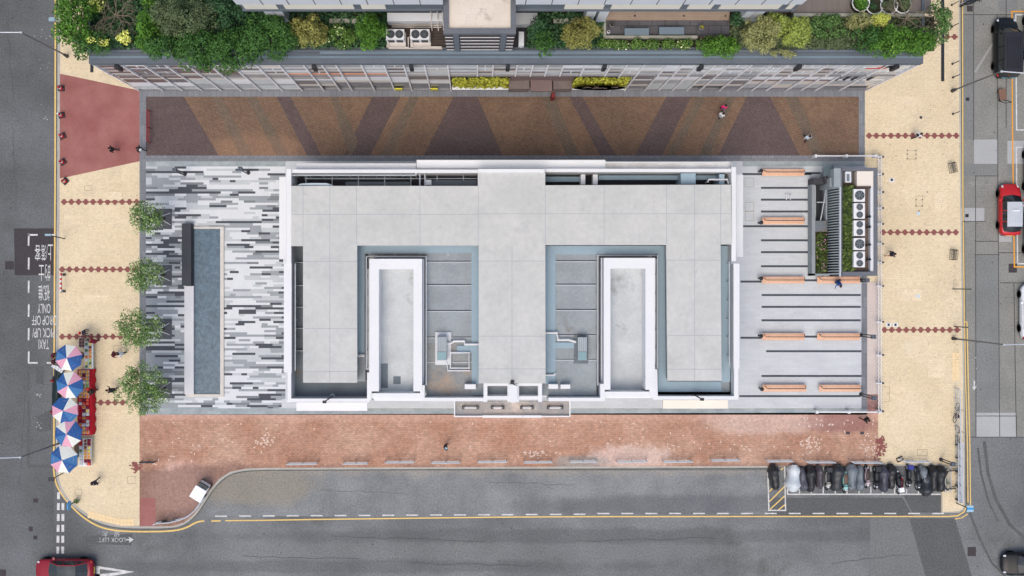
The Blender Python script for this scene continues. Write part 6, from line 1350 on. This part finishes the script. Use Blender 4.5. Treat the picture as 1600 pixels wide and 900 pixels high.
# tables
def table(x0,y0,x1,y1,z,m,label,skirt=None,name='stall_table'):
    X0,Y1 = W(x0,y0,z); X1,Y0 = W(x1,y1,z); t = thing(name, label, 'table', ((X0+X1)/2,(Y0+Y1)/2,.13))
    MB().box(X0,Y0,z-.05,X1,Y1,z).build('table_top', m, t)
    for X in (X0+.1,X1-.1):
        for Y in (Y0+.1,Y1-.1): MB().tube([(X,Y,.13),(X,Y,z-.05)],.03,6).build('leg', M_steel, t)
    if skirt:
        q = MB(); n = 26
        for k in range(n):
            ya, yb_ = Y0+(Y1-Y0)*k/n, Y0+(Y1-Y0)*(k+1)/n; d = .12*math.sin(k*.8)**2; e = .12*math.sin((k+1)*.8)**2
            q.add([(X1-.05,ya,z+.012),(X1+.02,ya,z-.02),(X1+.06+d,ya,.2),(X1-.05,yb_,z+.012),(X1+.02,yb_,z-.02),(X1+.06+e,yb_,.2)],[(0,1,4,3),(1,2,5,4)])
        q.box(X0,Y0,z,X1-.05,Y1,z+.012); q.build('cloth', skirt, t)
M_redc = mat('red_cloth',(170,22,40),(190,30,48),scale=1.5,fine=.06)
table(121,577,143.5,679.5,.75,M_redc,'long stall table covered with a bright red cloth',M_redc)
table(132,534,145.5,576,.75,M_signw,'pale table of vegetables at the top of the stall')
table(123.5,685,142.7,728.5,.75,M_signw,'pale table of boxed goods at the bottom of the stall')
table(124,528,131,543,.5,plain('table_brown',(120,84,66),.8),'low brown table at the top left of the stall')
# baskets of produce: one prototype per colour, then copies
PC = {'orange':(238,140,40),'amber':(248,182,74),'yellow':(240,222,110),'green':(128,160,70),'tomato red':(212,60,50),'coral':(236,110,84),'plum':(120,40,66),'white':(232,230,226),'brown':(128,74,48),'pink':(214,92,118),'leaf green':(104,138,68),'pale green':(190,206,120)}
protos = {}
def basket(px_, py_, col, label, zt_=.77, wd=.25, group='baskets of produce on the stall tables', bk=None):
    X,Y = W(px_,py_,zt_)
    if col in protos: o = copy_tree(protos[col]); o.location = (X,Y,zt_); o['label'] = label; o.rotation_euler.z = random.uniform(-.1,.1); return
    t = thing('produce_basket', label, 'basket', (X,Y,zt_), group=group); h = wd/2
    q = MB(); q.box(-h,-h,0,h,h,.02)
    for a,b_,c,d in ((-h,-h,-h+.02,h),(h-.02,-h,h,h),(-h,-h,h,-h+.02),(-h,h-.02,h,h)): q.box(a,b_,.02,c,d,.1)
    q.build('tray', M_redc if col in ('coral','tomato red','pink','plum') else M_signw, t, local=True)
    q = MB(); rng = random.Random(len(protos)); q.smooth = True
    for i in range(3):
        for j in range(3): q.ball(-h+.06+i*(wd-.12)/2+rng.uniform(-.01,.01),-h+.06+j*(wd-.12)/2,.08+rng.uniform(0,.03),.052,n=8,m=5)
    q.ball(0,0,.15,.055,n=8,m=5); q.build('produce', plain('produce_'+col.replace(' ','_'), PC[col], .45), t, local=True); protos[col] = t
rowc = ['amber','amber','amber','pale green','green','coral','amber','orange','coral','coral','plum','yellow','white','tomato red','white','white','pink','orange']
for i, c in enumerate(rowc):
    y_ = 580.5+i*5.55
    for k, x_ in enumerate((137.2,131.6,126.2)):
        if k == 2 and (590 < y_ < 612 or 632 < y_ < 650 or y_ > 668): continue
        cc = c if k == 0 else (c if random.random() < .6 else random.choice(['orange','white','tomato red','plum','amber']))
        if cc == 'yellow' and k == 2: cc = 'plum'
        basket(x_, y_, cc, f'basket of {cc} produce on the red cloth, {ORD[i]} row from the top, {["aisle side","middle","umbrella side"][k]}')
for i in range(8):
    for k, x_ in enumerate((135.5,141.5)): 
        cc = [['leaf green','yellow'],['white','brown'],['leaf green','orange'],['white','amber'],['orange','orange'],['white','pale green'],['yellow','leaf green'],['leaf green','yellow']][i][k]; basket(x_, 537.5+i*5, cc, f'basket of {cc} vegetables on the top pale table, {ORD[i]} row, {"left" if k==0 else "right"}')
for i in range(8):
    for k, x_ in enumerate((126.5,134,139.5)):
        cc = [['tomato red','brown','plum'],['tomato red','brown','plum'],['white','brown','yellow'],['leaf green','amber','yellow'],['white','amber','amber'],['white','amber','amber'],['white','plum','plum'],['white','white','coral']][i][k]; basket(x_, 688.5+i*5.2, cc, f'box of {cc} goods on the bottom pale table, {ORD[i]} row, {["left","middle","right"][k]} column')
for i in range(3):
    for k in range(2): basket(126+k*4.5, 530.5+i*4.7, 'brown', f'box of brown goods on the low brown table, {ORD[i]} row {"left" if k==0 else "right"}', .52)
# tarpaulin, parcels and stools on the kerb side
t = thing('dark_tarpaulin','dark green tarpaulin draped over stock between the umbrellas and the kerb','tarpaulin',(*W(90,610,.6),.13))
q = MB(); q.smooth = True; rng = random.Random(3); nx, ny = 5, 18; vs = []
for j in range(ny+1):
    for i in range(nx+1):
        px_ = 82.5+i*2.9+ (2 if j < 4 else -1*(j/ny)*2); py_ = 573+j*4.2; z = .75-.5*(abs(i-nx/2)/(nx/2))**3+rng.uniform(-.08,.08); vs.append((*W(px_,py_,z),z))
q.add(vs,[(j*(nx+1)+i,(j+1)*(nx+1)+i,(j+1)*(nx+1)+i+1,j*(nx+1)+i+1) for j in range(ny) for i in range(nx)]); q.build('sheet', mat('tarp_green',(34,52,50),(26,34,40),scale=2,fine=.1,rough=.5), t)
for k in range(4): q = MB(); q.pbox(84,576+k*19,92,590+k*19,.55,.13); q.build('stock_crate', M_dark, t)
for i,(x_,y_,m,lab) in enumerate([(82,595,'red','dark red bundle hanging over the kerb beside the tarpaulin'),(81.5,644,'red','red bundle at the lower end of the tarpaulin')]):
    X,Y = W(x_,y_,.5); t = thing('cloth_bundle', lab, 'bundle', (X,Y,.13)); MB().ball(X,Y,.45,.2,.12,.22).build('cloth', plain('bundle_red',(140,26,40),.8), t); MB().cyl(X,Y,.13,.3,.1).build('base', M_dark, t)
X,Y = W(89,575.5,.8); t = thing('folded_signboard','pale slatted folding board leaning at the kerb by the top umbrella','board',(X,Y,.13), math.atan2(-9,14)); MB().box(-.5,-.16,.55,.5,.16,.6).build('board', M_signw, t, local=True)
for x_ in (-.4,.4): MB().tube([(x_,0,0),(x_,0,.55)],.025,5).build('leg', M_steel, t, local=True)
for k in range(4): MB().box(-.48+k*.25,-.165,.601,-.32+k*.25,.165,.612).build('slat', M_steel, t, local=True)
X,Y = W(90,690,.8); t = thing('stock_bag','white printed bag between the fourth and bottom umbrellas','bag',(X,Y,.13)); MB().ball(X,Y,.4,.25,.5,.28).build('bag_body', M_signw, t); MB().box(X-.1,Y-.35,.66,X+.05,Y+.3,.69).build('flap', M_glassd, t)
X,Y = W(121,697,.4); t = thing('cardboard_stack','brown cardboard left of the bottom pale table','cardboard',(X,Y,.13)); MB().box(X-.25,Y-.5,.13,X+.3,Y+.5,.45).build('box', plain('cardboard',(96,78,68),.9), t); MB().box(X-.2,Y-.4,.45,X+.2,Y+.3,.5).build('flap', plain('cardboard_light',(124,102,84),.9), t)
t = thing('striped_barrier','small red and white barrier at the left kerb below the second hexagon chain','barrier',(*W(96,441,.5),.13))
for k in range(8): q = MB(); q.pbox(93.3,427+k*3.6,95.2,430.6+k*3.6,1.0,.75); q.build('stripe', M_white if k % 2 else plain('stripe_red',(206,60,64),.5), t)
for y_ in (429,455): X,Y = W(98,y_,.2); MB().box(X-.22,Y-.1,.13,X+.22,Y+.08,.2).build('foot', M_black, t); MB().tube([(X,Y,.2),(*W(94.3,y_,1.0),1.0)],.025,5).build('leg', M_white, t)

# ------------------------------------------------ people
def skin_mesh(pts, edges, name):
    me = bpy.data.meshes.new(name); me.from_pydata([p[:3] for p in pts], edges, []); o = bpy.data.objects.new(name, me); sc.collection.objects.link(o)
    md = o.modifiers.new('s', 'SKIN'); md.use_smooth_shade = True
    for v, p in zip(me.skin_vertices[0].data, pts): r = p[3]; v.radius = (r, p[4] if len(p) > 4 else r)
    me.skin_vertices[0].data[0].use_root = True
    sb = o.modifiers.new('b', 'SUBSURF'); sb.levels = 1; sb.render_levels = 1
    bpy.context.view_layer.update(); dg = bpy.context.evaluated_depsgraph_get(); m2 = bpy.data.meshes.new_from_object(o.evaluated_get(dg)); bpy.data.objects.remove(o); return m2
def figure(stride=.25, swing=.3, bend=0.0, reach=0.0):
    """one continuous body, facing +x, 1.68 m tall"""
    P, E = [], []
    def v(x, y, z, r, r2=None):
        if z > .9: x += (z-.9)*math.sin(bend); z = .9+(z-.9)*math.cos(bend)
        P.append((x, y, z, r, r2 or r)); return len(P)-1
    pel = v(0,0,.92,.13,.16); wst = v(0,0,1.08,.11,.14); ch = v(0,0,1.27,.13,.17); nk0 = v(0,0,1.41,.07,.09); nk = v(.01,0,1.47,.052); hd0 = v(.02,0,1.53,.07,.065); hd = v(.025,0,1.6,.095,.078); top = v(.02,0,1.66,.07,.06)
    E += [(pel,wst),(wst,ch),(ch,nk0),(nk0,nk),(nk,hd0),(hd0,hd),(hd,top)]; nose = v(.115,0,1.585,.014); E.append((hd,nose))
    for s in (1,-1):
        d = stride*s; h = v(.0,.09*s,.86,.095); kx = d*.45+.04; k = v(kx,.095*s,.48,.062); an = v(d*.95-.03,.1*s,.09,.04); toe = v(d*.95+.13,.11*s,.04,.035,.045)
        E += [(pel,h),(h,k),(k,an),(an,toe)]
        sh = v(0,.17*s,1.37,.062); sw = -swing*s+reach; el = v(sw*.45-.03,.235*s,1.1,.042); wr = v(sw*.9+.06,.25*s,.88+abs(sw)*.15,.027); pm = v(sw*.9+.075,.25*s,.82+abs(sw)*.15,.036,.018)
        E += [(nk0,sh),(sh,el),(el,wr),(wr,pm)]
        bx, by, bz = P[pm][:3]
        for j, L in enumerate((.065,.075,.07,.055)):
            a = v(bx+.02*(j-1.5)+.0,by,bz-.045,.009) if False else len(P); P.append((bx+.019*(j-1.5),by,bz-.05,.0095,.0095)); P.append((bx+.019*(j-1.5)+.008,by-.01*s,bz-.05-L*.8,.008,.008)); E += [(pm,a),(a,a+1)]
        a = len(P); P.append((bx+.045,by-.012*s,bz-.01,.011,.011)); P.append((bx+.06,by-.018*s,bz-.045,.009,.009)); E += [(pm,a),(a,a+1)]
    return skin_mesh(P, E, 'body')
POSES = [figure(.28,.28), figure(.1,.1,.12,.1), figure(.05,.05,.5,.45)]
M_skin = plain('skin', (198,150,122), .6); M_hair = plain('hair_black', (34,30,30), .7); M_shoe = plain('shoe_dark',(40,40,44),.7)
def person(px_, py_, head, shirt, trousers, label, pose=0, hair=M_hair, z=.13, sleeves=True, skirt=None, pack=None):
    X,Y = W(px_,py_,.6); t = thing('person', label, 'person', (X,Y,z), head); me = POSES[pose].copy(); me.materials.clear()
    for m in (M_skin, shirt, trousers, M_shoe): me.materials.append(m)
    bd = [0,.12,.5][pose]
    for f in me.polygons:
        c = f.center; f.use_smooth = True; hz = c.z; 
        if c.z > .9: hz = .9+math.hypot(c.x-(0), c.z-.9) if bd > .3 and abs(c.y) < .16 else c.z/(.97 if bd > .3 else 1)
        arm = abs(c.y) > .19 or (bd > .3 and abs(c.y) > .17)
        if c.z < .09: i = 3
        elif arm and c.z > .7: i = 1 if (c.z > (.98 if sleeves else 1.2)) and not (c.z < .9) else 0
        elif hz < .95: i = 2
        elif hz < 1.45: i = 1
        else: i = 0
        f.material_index = i
    b = bpy.data.objects.new('body', me); sc.collection.objects.link(b); b.parent = t
    hx = .02+(1.6-.9)*math.sin(bd)+.0; hz = .9+(1.62-.9)*math.cos(bd)
    q = MB(); q.smooth = True; q.ball(hx-.015,0,hz+.015,.108,.092,.085,n=14,m=8); q.ball(hx-.06,0,hz-.03,.07,.085,.09,n=10,m=6); q.build('hair', hair, t, local=True)
    q = MB()
    for s in (1,-1): q.ball(hx+.088,.032*s,hz-.03,.01,.012,.008,n=6,m=4)
    q.build('eyes', M_hair, t, local=True)
    q = MB(); q.smooth = True; st = [(.0,.0,.0,0,0)]
    rings = []; bx = math.sin(bd); n = 12   # jacket hanging over the trunk
    for zz, rx, ry in ((.86,.16,.2),(1.05,.145,.185),(1.28,.15,.2),(1.4,.11,.15)):
        x_ = max(zz-.9,0)*bx; z_ = .9+(zz-.9)*math.cos(bd) if zz > .9 else zz; rings.append([(x_+rx*math.cos(k*2*math.pi/n),ry*math.sin(k*2*math.pi/n),z_) for k in range(n)])
    q.add([p for r in rings for p in r],[(i*n+k,i*n+(k+1)%n,(i+1)*n+(k+1)%n,(i+1)*n+k) for i in range(3) for k in range(n)]); q.build('jacket', shirt, t, local=True)
    if pack: q = MB(); q.ball(-.17,0,1.2,.09,.14,.2,n=10,m=6); q.build('backpack', pack, t, local=True)
    return t
cl = lambda n, c: plain('cloth_'+n, c, .85)
K_, N_, R_, Wt, Bl, Pk, Gy = cl('black',(34,34,38)), cl('navy',(44,46,66)), cl('maroon',(112,22,48)), cl('white',(230,232,234)), cl('blue',(40,90,160)), cl('pink',(226,44,120)), cl('grey',(150,156,162))
person(178,234.5,2.9,K_,K_,'person in black walking on the red paving below the cones',0)
person(221,234,2.6,K_,K_,'person in black with a pale bag at the left end of the brown street',0,pack=Wt)
person(1128.5,170,1.2,Pk,K_,'person in a bright pink top on the brown street',1,pack=cl('mauve',(110,90,120)))
person(1124.5,182,.9,Wt,N_,'person in white and navy beside the pink topped one',1,sleeves=False,pack=Gy)
person(1259,216,1.3,cl('pale_blue',(196,210,220)),K_,'person in pale blue at the right part of the brown street',0)
person(1431,212,.4,Wt,K_,'person in white and black on the hexagon chain of the right pavement',0,pack=K_)
person(1390,397.5,.1,N_,cl('peach',(214,160,140)),'person in navy with peach trousers on the right pavement by the chain fence',0)
person(1307,441,-1.6,Bl,K_,'person in a blue jacket sitting hunched at the south end of the louvred wall',2,pack=N_)
person(151.5,752.5,-2.2,N_,N_,'person in dark navy striding on the lower left cream pavement',0)
person(696,697,0,K_,K_,'person in black with a pale blue cap on the pink brick walk',1,hair=cl('cap_pale_blue',(150,200,220)))
person(1350,654.5,-.5,K_,cl('dark_red',(90,44,46)),'person in black at the top right corner of the pink bricks',0)
person(181,553,0,R_,K_,'person in a maroon coat left of the one in white, right of the stall',1)
person(193,552.5,3.0,Wt,K_,'person in white right of the maroon coated one',1)
person(133,519.5,.1,N_,N_,'person in dark clothes with a red bag above the top of the stall',2,pack=cl('red',(214,30,34)))
person(150.5,533.5,2.5,R_,R_,'person in maroon bending over the top of the vegetable table',2)
person(84,555.5,0,R_,K_,'person in dark red sitting at the kerb beside the top umbrella, upper of two',2,z=-.2+.13+.07)
person(85.5,565,0,cl('wine',(84,24,40)),K_,'person in dark wine red at the kerb beside the top umbrella, lower of two',2)
person(148,611,2.9,K_,K_,'person in black shopping at the middle of the red table',1)
person(211,580,1.2,K_,K_,'person in black half hidden by the bottom plaza tree, upper of two',1); person(180,609,3.0,K_,K_,'person in dark green black left of the bottom plaza tree crown',2)
